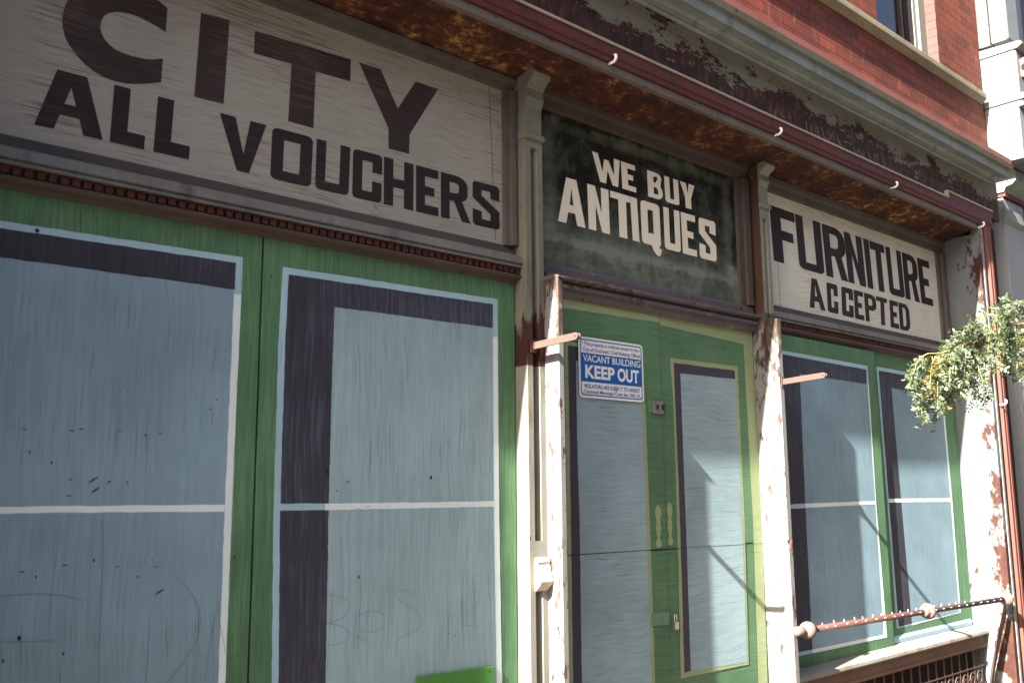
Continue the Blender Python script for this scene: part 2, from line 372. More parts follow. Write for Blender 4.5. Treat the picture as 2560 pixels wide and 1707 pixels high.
def leaf(name, c):
    g = G(name, .38); oi = g.n('ShaderNodeNewGeometry')
    n = g.noise(g.pos, 14, 3, .6); k = g.math('ADD', .6, g.math('MULTIPLY', n, .8))
    cc = g.mix(1.0, c, g.vec(k, k, k), 'MULTIPLY')
    g.b.inputs['Specular IOR Level'].default_value = .6
    g.done(cc)
    tr = g.n('ShaderNodeBsdfTranslucent'); g.l(cc, tr.inputs[0])
    mx = g.n('ShaderNodeMixShader'); mx.inputs[0].default_value = .3
    g.l(g.b.outputs[0], mx.inputs[1]); g.l(tr.outputs[0], mx.inputs[2]); g.l(mx.outputs[0], g.out.inputs[0])
    return g.mat
M['leaf'] = leaf('green_leaflet', (.050,.078,.030,1))
M['leaf2'] = leaf('pale_green_leaflet', (.115,.145,.080,1))
M['leaf3'] = leaf('yellow_leaflet', (.15,.10,.018,1))

# ------------------------------------------------------------------ ground
g_ = MB(); g_.box(-60, 60, -300, -3.6, -.30, -.14); tag(g_.build('street', M['asphalt']), kind='structure')
g_ = MB(); g_.box(-60, 60, -3.6, 30, -.30, 0.0); tag(g_.build('sidewalk', M['concrete'], bevel=.02), kind='structure')

# ================================================================== STOREFRONT BUILDING
XL, XR = -.9, 7.15          # inner edges of the long opening
ZS = 3.43                   # soffit
FR = -.27                   # front plane of the piers and of the header
B = thing('storefront_building', (3.4, .3, 0), 'old brick building with a peeling boarded shopfront under a rusty soffit', 'building')
# core wall behind the boards
MB().box(-2.2, 7.7, .12, .5, 0, 3.9).build('back_wall', M['dark'], B)
# soffit
ZL = 3.456
MB().prism_x([(FR+.012, ZL+.004), (-.02, 3.402), (.12, 3.40), (.12, 3.55), (FR+.012, 3.55)], XL, XR, n=40).build('soffit', M['soffit'], B)
# header band: grey lip, red band, pale bead
lipz = P(1600, 198, FR)[1]
def zat(px, py, y): return P(px, py, y)[1]
z_lip1 = 3.500; z_red1 = 3.588; z_bead = 3.602
h = MB().prism_x([(FR, ZL), (FR, z_lip1), (FR+.03, z_lip1), (FR+.03, ZL)], XL, XR+.0, n=30); h.build('header_lip', M['lip'], B, bevel=.004)
h = MB().prism_x([(FR-.010, z_lip1+.0005), (FR-.013, z_lip1+.02), (FR-.007, z_lip1+.026), (FR-.013, z_lip1+.034), (FR-.013, z_red1), (FR+.02, z_red1), (FR+.02, z_lip1+.0005)], XL, 7.41)
h.build('header_band', M['red'], B)
h = MB().prism_x([(FR-.022, z_red1+.0005), (FR-.022, z_bead-.004), (FR-.016, z_bead), (FR+.02, z_bead), (FR+.02, z_red1+.0005)], XL, P(2374, 500, FR-.02)[0]-.0005); h.build('header_bead', M['bead'], B)
xs0 = P(2374, 500, FR-.02)[0]
hb_ = MB().prism_x([(FR-.0125, z_red1+.0006), (FR-.0125, z_bead+.034), (FR+.008, z_bead+.034), (FR+.008, z_red1+.0006)], xs0, 7.43); hb_.build('header_band_step', M['red'], B)
MB().box(xs0-.003, 7.432, FR-.020, FR+.008, z_bead+.0345, z_bead+.046).box(xs0-.012, xs0-.0006, FR-.020, FR+.008, z_bead+.0006, z_bead+.046).build('header_bead', M['bead'], B)
# fascia with a ridge
zf1 = 3.885
MB().prism_x([(-.262, z_bead+.0005), (-.262, 3.715), (-.268, 3.722), (-.262, 3.729), (-.262, zf1), (-.18, zf1), (-.18, z_bead+.0005)], -2.2, 7.62).build('fascia', M['fascia'], B)
# cornice profile measured down one column of the photograph
cp = [(174,-.262),(165,-.275),(162,-.296),(150,-.302),(140,-.318),(122,-.378),(119,-.398),(88,-.404),(84,-.420),(66,-.430)]
prof = [(y, zat(1920, py, y)) for py, y in cp]
prof[0] = (prof[0][0], max(prof[0][1], zf1+.0005))
ctop = prof[-1][1]
split = 7
lo = prof[:split+1]; lo = lo+[(-.19, lo[-1][1]), (-.19, lo[0][1])]
MB().prism_x(lo, -2.2, 7.53).build('cornice', M['cornice'], B)
hi = [(prof[split][0]-.004, prof[split][1]+.0006)]+prof[split+1:]+[(-.19, ctop), (-.19, prof[split][1]+.0006)]
MB().prism_x(hi, -2.2, 7.545).build('cornice_fillet', M['cornice_top'], B)
zp = zat(1920, 50, -.416)
MB().prism_x([(-.420, ctop+.0006), (-.416, zp), (-.21, zp+.03), (-.195, ctop+.0006)], -2.2, 7.54).build('cornice_flashing', M['pink'], B)
# upper brick wall with the window opening
BY = -.20
wx0, wx1 = 5.93, 6.90; wz0 = 4.66; WT = 7.2
bw = MB()
bw.box(-2.2, wx0, BY, .3, ctop-.2, WT); bw.box(wx1, 7.70, BY, .3, ctop-.2, WT)
bw.box(wx0, wx1, BY, .3, ctop-.2, wz0); bw.box(wx0, wx1, BY, .3, 6.5, WT)
bwo = bw.build('brick_wall', [M['brick'], M['brick_y']], B)
for p_ in bwo.data.polygons:
    if abs(p_.normal.x) > .9: p_.material_index = 1
# stone sill
sz0, sz1 = zat(2465, 268, -.210), zat(2470, 236, -.248)
MB().prism_x([(-.248, sz1-.004), (-.248, sz1-.050), (-.243, sz1-.054), (-.210, sz0), (-.1995, sz0), (-.1995, sz1-.004)], 4.2, 7.64).build('stone_sill', M['stone'], B, bevel=.006)
# upper window: parts glass, sash, frame
win = MB()
wd = -.10
win.box(wx1-.11, wx1-.002, wd-.02, wd+.06, wz0, 6.5)
win.box(wx1-.16, wx1-.11, wd, wd+.06, wz0, 6.5)
win.box(wx0, wx0+.08, wd-.02, wd+.06, wz0, 6.5)
wo_ = win.build('window', M['sash_white'], B, bevel=.004)
sh = MB()
sh.box(wx1-.215, wx1-.161, wd+.012, wd+.06, wz0, 6.5); sh.box(wx0+.081, wx0+.14, wd+.012, wd+.06, wz0, 6.5); sh.box(wx0+.14, wx1-.216, wd+.012, wd+.06, wz0, wz0+.06)
sh.box(wx1-.30, wx1-.275, wd+.03, wd+.06, wz0, 6.5)
sh.build('sash', M['sash'], wo_, bevel=.003)
MB().box(wx0+.141, wx1-.217, wd+.055, wd+.061, wz0+.06, 6.5).build('glass', M['glass'], wo_)

# piers ---------------------------------------------------------------
pr = MB()
pr.box(XR, XR+.05, FR, .12, 0, ZS-.008)
pr.build('pier', M['pier'], B)
# the face of the right pier: pale lip, dark groove, faded red moulding
MB().box(XR+.0505, XR+.085, FR-.004, -.2, 0, z_lip1).build('pier_edge', M['pier_lip'], B, bevel=.004)
gm = MB().prism_z([(XR+.0855, -.25), (XR+.12, -.235), (XR+.13, -.255), (XR+.13, -.19), (XR+.0855, -.19)], 0, z_lip1); gm.build('pier_groove', peel('rusty_pier_groove', (.36,.16,.11,1), (.07,.025,.018,1), .50, 22, (1,1,.25), dirt=.3), B)
rm = MB().prism_z([(XR+.1305, -.265), (XR+.14, -.285), (XR+.165, -.285), (XR+.17, -.278), (XR+.178, -.288), (XR+.205, -.288), (XR+.215, -.265), (XR+.215, -.19), (XR+.1305, -.19)], 0, z_lip1); rm.build('pier_moulding', M['pink'], B)
# left pier, unseen: placed and deepened to shade the first bay
MB().box(-1.3, .40, FR-.025, .12, 0, ZS-.008).build('pier', M['pier'], B)
# rust brown board beside the pier
MB().box(XR+.2155, 7.84, -.13, .3, 0, z_bead-.001).build('corner_board', M['rustboard'], B)

# mouldings under the signs ------------------------------------------------
def zc(py, y): return P(640, py, y)[1]
zbb = zc(477, .012)                        # bottom of the boards
rail = [(.02, zbb+.002), (.008, zbb), (-.014, zc(500, -.014)), (-.014, zc(502, -.014)), (.02, zc(502, -.014))]
z0r = rail[3][1]
light = [(.03, z0r-.0006), (-.034, z0r-.0006), (-.048, z0r-.008), (-.052, zc(520, -.052)), (-.040, zc(524, -.040)), (-.044, zc(527, -.044)), (-.048, zc(533, -.048)), (-.036, zc(536, -.036)), (.03, zc(536, -.036))]
zd1 = light[-2][1]; zd0 = zc(560, -.03)
dent = [(.03, zd1-.0006), (-.022, zd1-.0006), (-.022, zd0), (.03, zd0)]
z_pt = zc(588, -.002)                      # top of the plywood
low = [(.03, zd0-.0006), (-.040, zd0-.0006), (-.046, zd0-.007), (-.040, zd0-.014), (-.022, zd0-.02), (-.012, z_pt+.012), (-.006, z_pt-.002), (.03, z_pt-.002)]
def bay_mouldings(x0, x1, step):
    MB().prism_x(rail, x0, x1).build('sign_rail', M['trim_dark'], B)
    MB().prism_x(light, x0, x1).build('ledge_moulding', M['trim_light'], B)
    d = MB().prism_x(dent, x0, x1)
    dm = d.build('dentil_moulding', M['trim_dark'], B)
    dd = MB(); x = x0+.004
    while x < x1-step*.7:
        ww = step*random.uniform(.66, .74); hz = random.uniform(-.001, .001)
        dd.box(x, x+ww, -.036+random.uniform(-.0015, .0015), -.0215, zd0+.004+hz, zd1-.003); x += step
    dd.build('dentil_row', M['dentil'], dm, bevel=.002)
    MB().prism_x(low, x0, x1).build('cap_moulding', M['trim_dark'], B)
X1 = 2.712; X2 = 4.555
bay_mouldings(.402, X1, .0335)
bay_mouldings(4.60, XR-.001, .0335)

# pilaster between first bay and door --------------------------------------
PF = -.075
def zp1(py): return P(1338, py, PF)[1]
def pilaster(x0, x1, front, ztop0, grooves, zlow, mat_lo, mat_up, zsplit, name, flare=.055):
    lo, hi = MB(), MB()
    gx0 = x0+(x1-x0)*.30; gx1 = x0+(x1-x0)*.70
    def run(mb, za, zb):
        cuts = sorted([(max(a, za), min(b, zb)) for a, b in grooves if b > za and a < zb])
        mb.box(x0, gx0, front, .06, za, zb); mb.box(gx1, x1, front, .06, za, zb)
        z = za
        for a, b in cuts:
            if a > z: mb.box(gx0, gx1, front, .06, z, a)
            mb.prism_z([(gx0, front+.004), (gx0+.010, front+.030), (gx1-.010, front+.030), (gx1, front+.004), (gx1, .06), (gx0, .06)], a, b)
            z = b
        if zb > z: mb.box(gx0, gx1, front, .06, z, zb)
    run(lo, zlow, zsplit); run(hi, zsplit+.0006, ztop0)
    p = lo.build(name, mat_lo, B); q = hi.build('pilaster_shaft', mat_up, p)
    c = MB()
    c.prism_x([(front-.012, ztop0+.0006), (front-.016, ztop0+.012), (front-.012, ztop0+.024), (front, ztop0+.032), (.06, ztop0+.032), (.06, ztop0+.0006)], x0-.004, x1+.006)
    zz = ztop0+.0326; zt = ZS-.008
    n = 14; pts = []
    for i in range(n+1):
        t = i/n; z = zz+(zt-zz)*t
        if t < .45: y = front+.002
        else:
            s = (t-.45)/.55; y = front+.002-flare*(s*s*(3-2*s))-.013*math.sin(s*math.pi*3)
        pts.append((y, z))
    c.prism_x(pts+[(.06, zt), (.06, zz)], x0, x1)
    c.build('capital', mat_up, p)
    return p
pil1 = pilaster(X1, 2.815, PF, zp1(352), [(zp1(1352), zp1(372)), (0.3, zp1(1478))], 0, M['pil'], M['pil_up'], 2.08, 'pilaster')
# broken moulding block on the pilaster
zb0, zb1 = zp1(1478), zp1(1394)
bl = MB().prism_x([(PF-.0005, zb1), (PF-.008, zb1), (PF-.022, zb1-.016), (PF-.020, zb1-.028), (PF-.036, zb0+.040), (PF-.034, zb0+.030), (PF-.002, zb0), (PF-.0005, zb0)], X1+.028, X1+.098)
bl.build('moulding_block', peel('chipped_cream_block', (.46,.40,.30,1), (.25,.07,.045,1), .42, 18, dirt=.2), pil1, bevel=.003)
# pilaster between door and third bay (upper part only, the post carries it)
z_tr0 = P(1884, 790, -.05)[1]
pil2 = pilaster(4.560, 4.655, -.070, P(1905, 520, -.07)[1], [(z_tr0, P(1905, 545, -.07)[1])], z_tr0-.02, M['trim'], peel('rust_edged_grey_pilaster', (.19,.185,.15,1), (.075,.028,.014,1), .42, 14, (1,1,.25), dirt=.3), z_tr0+.03, 'pilaster', flare=.05)
MB().box(4.5555, 4.5598, -.068, .05, z_tr0+.03, ZS-.02).build('pilaster_flank', M['post_dark'], pil2)

# door posts -----------------------------------------------------------------
PO = -.160
zpt = P(1385, 690, PO)[1]
po = MB().box(2.8165, 2.850, PO, .05, 0, zpt); po1 = po.build('door_post', M['post'], B, bevel=.004)
MB().prism_x([(PO-.006, zpt), (PO-.006, zpt+.008), (PO+.02, zpt+.016), (-.02, zpt+.016), (-.02, zpt)], 2.8165, 2.853).build('post_cap', M['trim_peel'], po1)
x2r = 4.575
po = MB().box(4.533, x2r, PO, .05, 0, z_tr0-.021); po2 = po.build('door_post', M['post'], B, bevel=.004)
MB().tube([PV(1968, 1352, PO-.0), PV(1978, 1350, PO-.015), PV(1975, 1375, PO-.012)], .008, 6).build('hinge_stub', M['rustpipe'], po2)
# transom over the door
zt0 = P(1380, 700, -.03)[1]; zt1 = P(1380, 655, -.03)[1]
zt_door = P(1600, 781, 0)[1]
H_t = zt1-zt_door
tr = [(.05, zt1), (-.006, zt1), (-.012, zt1-.08*H_t), (-.014, zt1-.30*H_t), (-.046, zt1-.36*H_t), (-.056, zt1-.40*H_t), (-.058, zt1-.46*H_t), (-.040, zt1-.50*H_t), (-.020, zt1-.52*H_t), (-.018, zt1-.58*H_t), (-.040, zt1-.62*H_t), (-.044, zt1-.72*H_t), (-.030, zt1-.76*H_t), (-.028, zt1-.90*H_t), (-.016, zt_door-.001), (.05, zt_door-.001)]
MB().prism_x(tr, 2.8505, 4.5325).build('transom_bar', M['trim_peel'], B)

# sill of the third bay --------------------------------------------------------
zl = .562
MB().prism_x([(.05, zl+.004), (-.005, zl+.002), (-.085, zl-.018), (-.105, zl-.028), (-.108, zl-.045), (-.100, zl-.055), (.05, zl-.055)], x2r+.001, XR-.001).build('bay_sill', M['ledge'], B)
MB().prism_x([(.05, zl-.0555), (-.080, zl-.0555), (-.084, zl-.115), (-.092, zl-.12), (-.090, zl-.14), (.05, zl-.14)], x2r+.001, XR-.001).build('sill_apron', M['ledge_front'], B)
MB().box(.40, X1-.0005, -.10, .05, .30, .50).build('bay_sill', M['ledge'], B, bevel=.01)
MB().box(.40, X1-.0005, -.05, .05, 0, .30).build('bulkhead', M['trim_dark'], B)

# ghost lettering on the fascia (only fragments are left of it)
def strokes(mb, y, paths, wd):
    for path in paths:
        for (a, b) in zip(path[:-1], path[1:]):
            pa, pb = P(a[0], a[1], y), P(b[0], b[1], y)
            dx, dz = pb[0]-pa[0], pb[1]-pa[1]; L = math.hypot(dx, dz) or 1
            nx, nz = -dz/L*wd/2, dx/L*wd/2
            mb.sheet([(pa[0]+nx, y, pa[1]+nz), (pb[0]+nx, y, pb[1]+nz), (pb[0]-nx, y, pb[1]-nz), (pa[0]-nx, y, pa[1]-nz)])
k_ = lambda pts: [(1900+a/5.88, 200+b/5.88) for a, b in pts]
for i, pth in enumerate([[(215,560),(235,440)],[(290,470),(370,570)],[(425,470),(425,580)],
        [(680,620),(690,760)],[(750,660),(765,810)],[(835,690),(880,850)],[(840,690),(850,800)],[(905,700),(935,830),(985,890),(1025,880),(1050,800)],
        [(1075,770),(1090,920)],[(1130,850),(1165,930),(1200,990)],[(1180,880),(1165,930)],
        [(1370,970),(1415,1120),(1450,1010),(1515,1160),(1530,1050)],[(1590,1060),(1630,1180)],[(1690,1080),(1690,1200)],[(1720,1080),(1740,1260)],[(1800,1150),(1840,1300)],
        [(1600,900),(1640,910),(1665,990)],[(1715,1010),(1720,960),(1770,980),(1810,1030)],[(1880,1260),(1900,1340)],[(1960,1300),(1985,1400)],[(2040,1340),(2065,1420)]]):
    gh = MB(); strokes(gh, -.2626-.00008*(i % 4), [k_(pth)], .016); gh.build('faded_lettering', M['ghost'], B)

# ================================================================== SIGN BOARDS
def board(name, px_corners, y, mat, label, cat='sign', group=None, fw_=(.05, .035), fmat=None, top=True, x0=None, x1=None, z0=None, z1=None):
    t = thing(name, ((x0+x1)/2, y, z0), label, cat, group)
    MB().box(x0, x1, y, y+.018, z0, z1).build('board', mat, t)
    return t
# --- CITY board
cx0, cx1 = .402, P(1264, 400, .012)[0]; cz1 = ZS-.115
zti = zat(1240, 222, .012)
t_city = thing('sign_board', (1.5, .012, zbb), 'wide grey plywood sign lettered CITY ALL VOUCHERS over the blue painted windows', 'sign')
MB().box(.402, X1-.03, .012, .03, zbb+.0025, zti+.03).build('board', M['sign_wood'], t_city)
def cas(parent, x0, x1, z0, z1, mats, right=True, left=False, top=True, w1=.045, w2=.03):
    """stepped casing round a sign board"""
    f = MB()
    def prf(s, at):   # distance from opening edge outward -> depth
        return None
    steps = [(0, .0115), (.006, -.004), (w2, -.010), (w2+.004, -.022), (w2+.012, -.026), (w2+w1-.010, -.030), (w2+w1, -.024)]
    if top:
        pts = [(y, z1+d) for d, y in steps]
        f.prism_x(pts+[(.04, z1+w1+w2), (.04, z1)], x0-(w1+w2 if left else 0), x1+(w1+w2 if right else 0))
    if right:
        pts = [(x1+d, y) for d, y in steps]
        f.prism_z(pts+[(x1+w1+w2, .04), (x1, .04)], z0, z1-.0004)
    if left:
        pts = [(x0-d, y) for d, y in steps]
        f.prism_z(pts+[(x0-w1-w2, .04), (x0, .04)], z0, z1-.0004)
    return f.build('casing', mats, parent)
cas(t_city, .402, X1-.064, zbb, zti, M['trim'], w1=.036, w2=.026)

# --- lettering engine -------------------------------------------------------
def arc(cx, cy, rx, ry, a0, a1, n=5):
    return [(cx+rx*math.cos(R(a0+(a1-a0)*i/n)), cy+ry*math.sin(R(a0+(a1-a0)*i/n))) for i in range(n+1)]
def glyph(c, w, h, o={}):
    r = o.get('r', .12); ry = o.get('ry', .07)
    if c == 'I': return [[(0,0),(0,1),(1,1),(1,0)]]
    if c == 'L': return [[(0,0),(0,1),(w,1),(w,h),(1,h),(1,0)]]
    if c == 'T':
        a = o.get('tx', .5-w/2); return [[(0,1),(1,1),(1,1-h),(a+w,1-h),(a+w,0),(a,0),(a,1-h),(0,1-h)]]
    if c == 'F': return [[(0,0),(0,1),(1,1),(1,1-h),(w,1-h),(w,.60),(.88,.60),(.88,.60-h),(w,.60-h),(w,0)]]
    if c == 'E': return [[(0,0),(0,1),(1,1),(1,1-h),(w,1-h),(w,.5+h/2),(.82,.5+h/2),(.82,.5-h/2),(w,.5-h/2),(w,h),(1,h),(1,0)]]
    if c == 'H': return [[(0,0),(0,1),(w,1),(w,.5+h/2),(1-w,.5+h/2),(1-w,1),(1,1),(1,0),(1-w,0),(1-w,.5-h/2),(w,.5-h/2),(w,0)]]
    if c == 'U': return [arc(r,ry,r,ry,180,270)+arc(1-r,ry,r,ry,270,360)+[(1,1),(1-w,1),(1-w,h),(w,h),(w,1),(0,1)]]
    rr = arc(r,ry,r,ry,180,270)+arc(1-r,ry,r,ry,270,360)+arc(1-r,1-ry,r,ry,0,90)+arc(r,1-ry,r,ry,90,180)
    if c == 'O': return [rr, [(w,h),(w,1-h),(1-w,1-h),(1-w,h)]]
    if c == 'Q':
        tail = [(.46,.115),(.50,.0),(.58,-.10),(.72,-.19),(.86,-.225),(.93,-.21),(1.0,-.13),(1.02,-.03),(.93,-.05),(.90,.0)]
        out = arc(r,ry,r,ry,180,270)+[(.50,0.0),(.58,-.10),(.72,-.19),(.86,-.225),(.94,-.20),(1.0,-.12),(1.03,-.03),(.93,-.05),(.90,.01)]+arc(1-r,ry,r,ry,310,360)+arc(1-r,1-ry,r,ry,0,90)+arc(r,1-ry,r,ry,90,180)
        return [out, [(w,h+.07),(w,1-h),(1-w,1-h),(1-w,h+.07),(.60,h+.10),(.44,h+.10)]]
    if c == 'C': return [arc(r,ry,r,ry,180,270)+arc(1-r,ry,r,ry,270,360)+[(1,.42),(1-w,.42),(1-w,h),(w,h),(w,1-h),(1-w,1-h),(1-w,.60),(1,.60)]+arc(1-r,1-ry,r,ry,0,90)+arc(r,1-ry,r,ry,90,180)]
    if c == 'S':
        return [[(1,.655),(1,.94),(.92,1),(.08,1),(0,.94),(0,.62),(1-w,.315),(1-w,h),(w,h),(w,.345),(0,.37),(0,.06),(.09,0),(.91,0),(1,.06),(1,.41),(w,.705),(w,1-h),(1-w,1-h),(1-w,.68)]]
    if c in 'AV':
        a0, a1 = o.get('a', (.30, .62)); cb = o.get('cb', (.20, .36)); top = o.get('top', .78)
        li = lambda y: w+a0*y; ri = lambda y: 1-w-(1-a1)*y
        if c == 'V':
            b0, b1 = o.get('a', (.36, .64)); ht = o.get('notch', .30)
            return [[(0,1),(w,1),((b0+b1)/2,ht),(1-w,1),(1,1),(b1,0),(b0,0)]]
        return [[(0,0),(a0,1),(a1,1),(1,0),(1-w,0),(ri(cb[0]),cb[0]),(li(cb[0]),cb[0]),(w,0)],
                [(li(cb[1]),cb[1]),(ri(cb[1]),cb[1]),(ri(top),top),(li(top),top)] if ri(top)-li(top) > .01 else [(li(cb[1]),cb[1]),(ri(cb[1]),cb[1]),((li(top)+ri(top))/2,top)]]
    if c == 'N': return [[(0,0),(0,1),(w*1.0,1),(1-w,.42),(1-w,1),(1,1),(1,0),(1-w*1.0,0),(w,.58),(w,0)]]
    if c == 'W': return [[(0,1),(w,1),(.30,.38),(.42,.86),(.58,.86),(.72,.38),(1-w,1),(1,1),(.82,0),(.62,0),(.5,.50),(.38,0),(.17,0)]]
    if c == 'Y': return [[(0,1),(w,1),(.5,.60),(1-w,1),(1,1),(.5+w/2,.42),(.5+w/2,0),(.5-w/2,0),(.5-w/2,.42)]]
    if c == 'K': return [[(0,0),(0,1),(w,1),(w,.56),(.68,1),(1,1),(.52,.53),(1.02,0),(.70,0),(w,.43),(w,0)]]
    if c in 'PRDB':
        if c == 'D': return [[(0,0),(0,1)]+arc(.55,.72,.45,.28,90,0)+arc(.55,.28,.45,.28,0,-90), [(w,h),(w,1-h)]+arc(.50,.70,.5-w,.30-h,90,0)+arc(.50,.30,.5-w,.30-h,0,-90)]
        if c == 'B':
            return [[(0,0),(0,1)]+arc(.62,.80,.32,.20,90,-30,6)+[(.86,.53)]+arc(.66,.26,.34,.26,40,-90,6), [(w,h),(w,.5-h*.4),(.56,.5-h*.4)]+arc(.56,.275,.14,.13,70,-70,4)+[(.56,h)], [(w,.5+h*.6),(w,1-h),(.55,1-h)]+arc(.55,.78,.12,.10,70,-70,4)+[(.55,.5+h*.6)]]
        bowl = arc(.58,.78,.42,.22,90,0)+arc(.58,.62,.42,.20,0,-60 if c == 'R' else -90)
        hole = [(w,.42+h),(w,1-h)]+arc(.54,.80,.46-w*.95,.20-h*.85,90,0)+arc(.54,.62,.46-w*.95,.19-h*.9,0,-90)
        hole = [(w,.43+h),(w,1-h)]+arc(.50,.78,.5-w,.22-h,90,0,4)+arc(.50,.66,.5-w,max(.04,.23-h),0,-90,4)
        if c == 'P': return [[(0,0),(0,1)]+bowl+[(w,.42),(w,0)], hole]
        lx = o.get('leg', 1.08)
        return [[(0,0),(0,1)]+bowl+[(lx,0),(lx-w*1.0,0),(w+.16,.42),(w,.42),(w,0)], hole]
def lettering(name, y, letters, mat, parent, thick=.0004):
    """letters: list of loops lists already as world (x, z); one painted sheet per line of writing"""
    cu = bpy.data.curves.new(name, 'CURVE'); cu.dimensions = '2D'; cu.fill_mode = 'FRONT'
    for loops in letters:
        for lp in loops:
            sp = cu.splines.new('POLY'); sp.points.add(len(lp)-1)
            for q, (a, b) in zip(sp.points, lp): q.co = (a, b, 0, 1)
            sp.use_cyclic_u = True
    tmp = bpy.data.objects.new('tmp', cu); col.objects.link(tmp)
    bpy.context.view_layer.update()
    me = bpy.data.meshes.new_from_object(tmp.evaluated_get(bpy.context.evaluated_depsgraph_get()))
    bpy.data.objects.remove(tmp); bpy.data.curves.remove(cu)
    mb = MB(); mb.add([(v.co.x, y-thick, v.co.y) for v in me.vertices], [list(p.vertices) for p in me.polygons])
    bpy.data.meshes.remove(me)
    return mb.build(name, mat, parent)
def row(y, top, bot, items):
    """top/bot: (x, y, slope) of the pixel lines; items: (char, left, right at the top edge, lean, stem, bar, opts)"""
    T = lambda x: top[1]+(x-top[0])*top[2]; Bt = lambda x: bot[1]+(x-bot[0])*bot[2]
    out = []
    for it in items:
        c, xl, xr, ln, w_, h_ = it[:6]; o = it[6] if len(it) > 6 else {}
        TL = (xl, T(xl)); TR = (xr, T(xr)); BL = (xl+ln, Bt(xl+ln)); BR = (xr+ln, Bt(xr+ln))
        res = []
        for lp in glyph(c, w_, h_, o):
            q = []
            for a, b in lp:
                px = (BL[0]*(1-a)+BR[0]*a)*(1-b)+(TL[0]*(1-a)+TR[0]*a)*b
                py = (BL[1]*(1-a)+BR[1]*a)*(1-b)+(TL[1]*(1-a)+TR[1]*a)*b
                q.append(P(px, py, y))
            res.append(q)
        out.append(res)
    return out
yb = .0115
q1 = lambda pts: [P(a/3.672, b/3.672, yb) for a, b in pts]
q2 = lambda pts: [P(640+a/3.672, b/3.672, yb) for a, b in pts]
C_ = [(1538,80),(1470,20),(1350,-60),(1230,-130),(1100,-180),(960,-200),(840,-190),(740,-140),(660,-60),(600,50),(575,130),(570,190),(577,260),(600,350),(640,425),(700,510),(780,595),(870,665),(960,715),(1060,750),(1150,768),(1230,774),(1380,768),(1478,758),(1495,540),(1420,548),(1340,545),(1200,515),(1110,482),(1050,452),(1000,410),(955,355),(930,300),(920,250),(930,195),(950,160),(975,137),(1015,120),(1060,113),(1130,118),(1200,133),(1280,162),(1350,198),(1430,240),(1520,298)]
I_ = [(1845,122),(2107,190),(2053,958),(1783,890)]
T_ = [(-10,285),(872,550),(865,750),(548,660),(527,1180),(295,1115),(325,590),(-20,490)]
Y_ = [(945,575),(1145,640),(1300,1000),(1465,750),(1672,820),(1410,1235),(1405,1415),(1217,1365),(1215,1180)]
lettering('lettering', yb, [[q1(C_)], [q1(I_)], [q2(T_)], [q2(Y_)]], M['sign_ink'], t_city)
items = [('A', 85+5, 257+5, -5, .285, .18, {'a': (.31,.745), 'cb': (.26,.46), 'top': .74}),
 ('L', 286, 372, -12, .48, .245), ('L', 395, 484, -12, .46, .245),
 ('V', 549, 666, -4, .34, .2, {'a': (.40,.66), 'notch': .34}),
 ('O', 681, 783, -6, .30, .20, {'r': .15, 'ry': .10}), ('U', 792, 876, -5, .29, .19, {'r': .15, 'ry': .10}),
 ('C', 883, 956, -3, .33, .19, {'r': .14, 'ry': .09}), ('H', 960, 1034, -1, .32, .19), ('E', 1040, 1096, 0, .40, .19),
 ('R', 1102, 1169, 0, .33, .17, {'leg': 1.12}), ('S', 1181, 1248, 1, .34, .17)]
rr = row(yb, (147,175,.2666), (85,311.6,.2275), items)
lettering('lettering', yb, rr[:3], M['sign_black'], t_city); lettering('lettering', yb, rr[3:], M['sign_black'], t_city)
# seam near the right end of the board
sm = MB(); a = PV(1222, 215, .0118); b = PV(1238, 600, .0118); sm.sheet([a, a+Vector((.003,0,0)), b+Vector((.003,0,0)), b]); sm.build('board_seam', M['dark'], t_city)

# --- ANTIQUES board
ya = .012
ax0, ax1 = 2.8555, P(1850, 600, ya)[0]
azt = P(1600, 345, ya)[1]
t_ant = thing('sign_board', (3.6, ya, zt1), 'dark chalky sign lettered WE BUY ANTIQUES above the double door', 'sign')
MB().box(2.817, 4.56, ya, ya+.018, zt1+.0005, ZS-.02).build('board', M['chalk'], t_ant)
cas(t_ant, 2.845, 4.43, zt1+.0006, ZS-.105, M['trim_dark'], left=True, w1=.055, w2=.045)
yw = ya-.0005
items = [('W', 1480, 1549, 9, .21, .2), ('E', 1552, 1587, 4, .44, .19), ('B', 1617.5, 1655, 3, .40, .17), ('U', 1660, 1695, 4, .36, .17, {'r': .22, 'ry': .10}), ('Y', 1699.5, 1736, 4, .40, .2)]
l1 = row(yw, (1480,378.5,.338), (1495,453,.303), items)
items = [('A', 1394, 1463, 1, .30, .18, {'a': (.31,.68), 'cb': (.25,.42), 'top': .80}), ('N', 1468, 1521, 4, .36, .2), ('T', 1525, 1574.5, 4, .40, .15, {'tx': .40}), ('I', 1575, 1592, 7, 1, 1),
  ('Q', 1600.5, 1648, 5, .36, .18, {'r': .18, 'ry': .09}), ('U', 1658, 1698, 4.5, .34, .17, {'r': .18, 'ry': .08}), ('E', 1701.5, 1737, 6, .40, .16), ('S', 1746, 1788, 4, .36, .16)]
l2 = row(yw, (1414,443,.301), (1392,551.7,.2585), items)
lettering('lettering', ya, l1[:2], M['cream'], t_ant); lettering('lettering', ya, l1[2:], M['cream'], t_ant); lettering('lettering', ya, l2, M['cream'], t_ant)

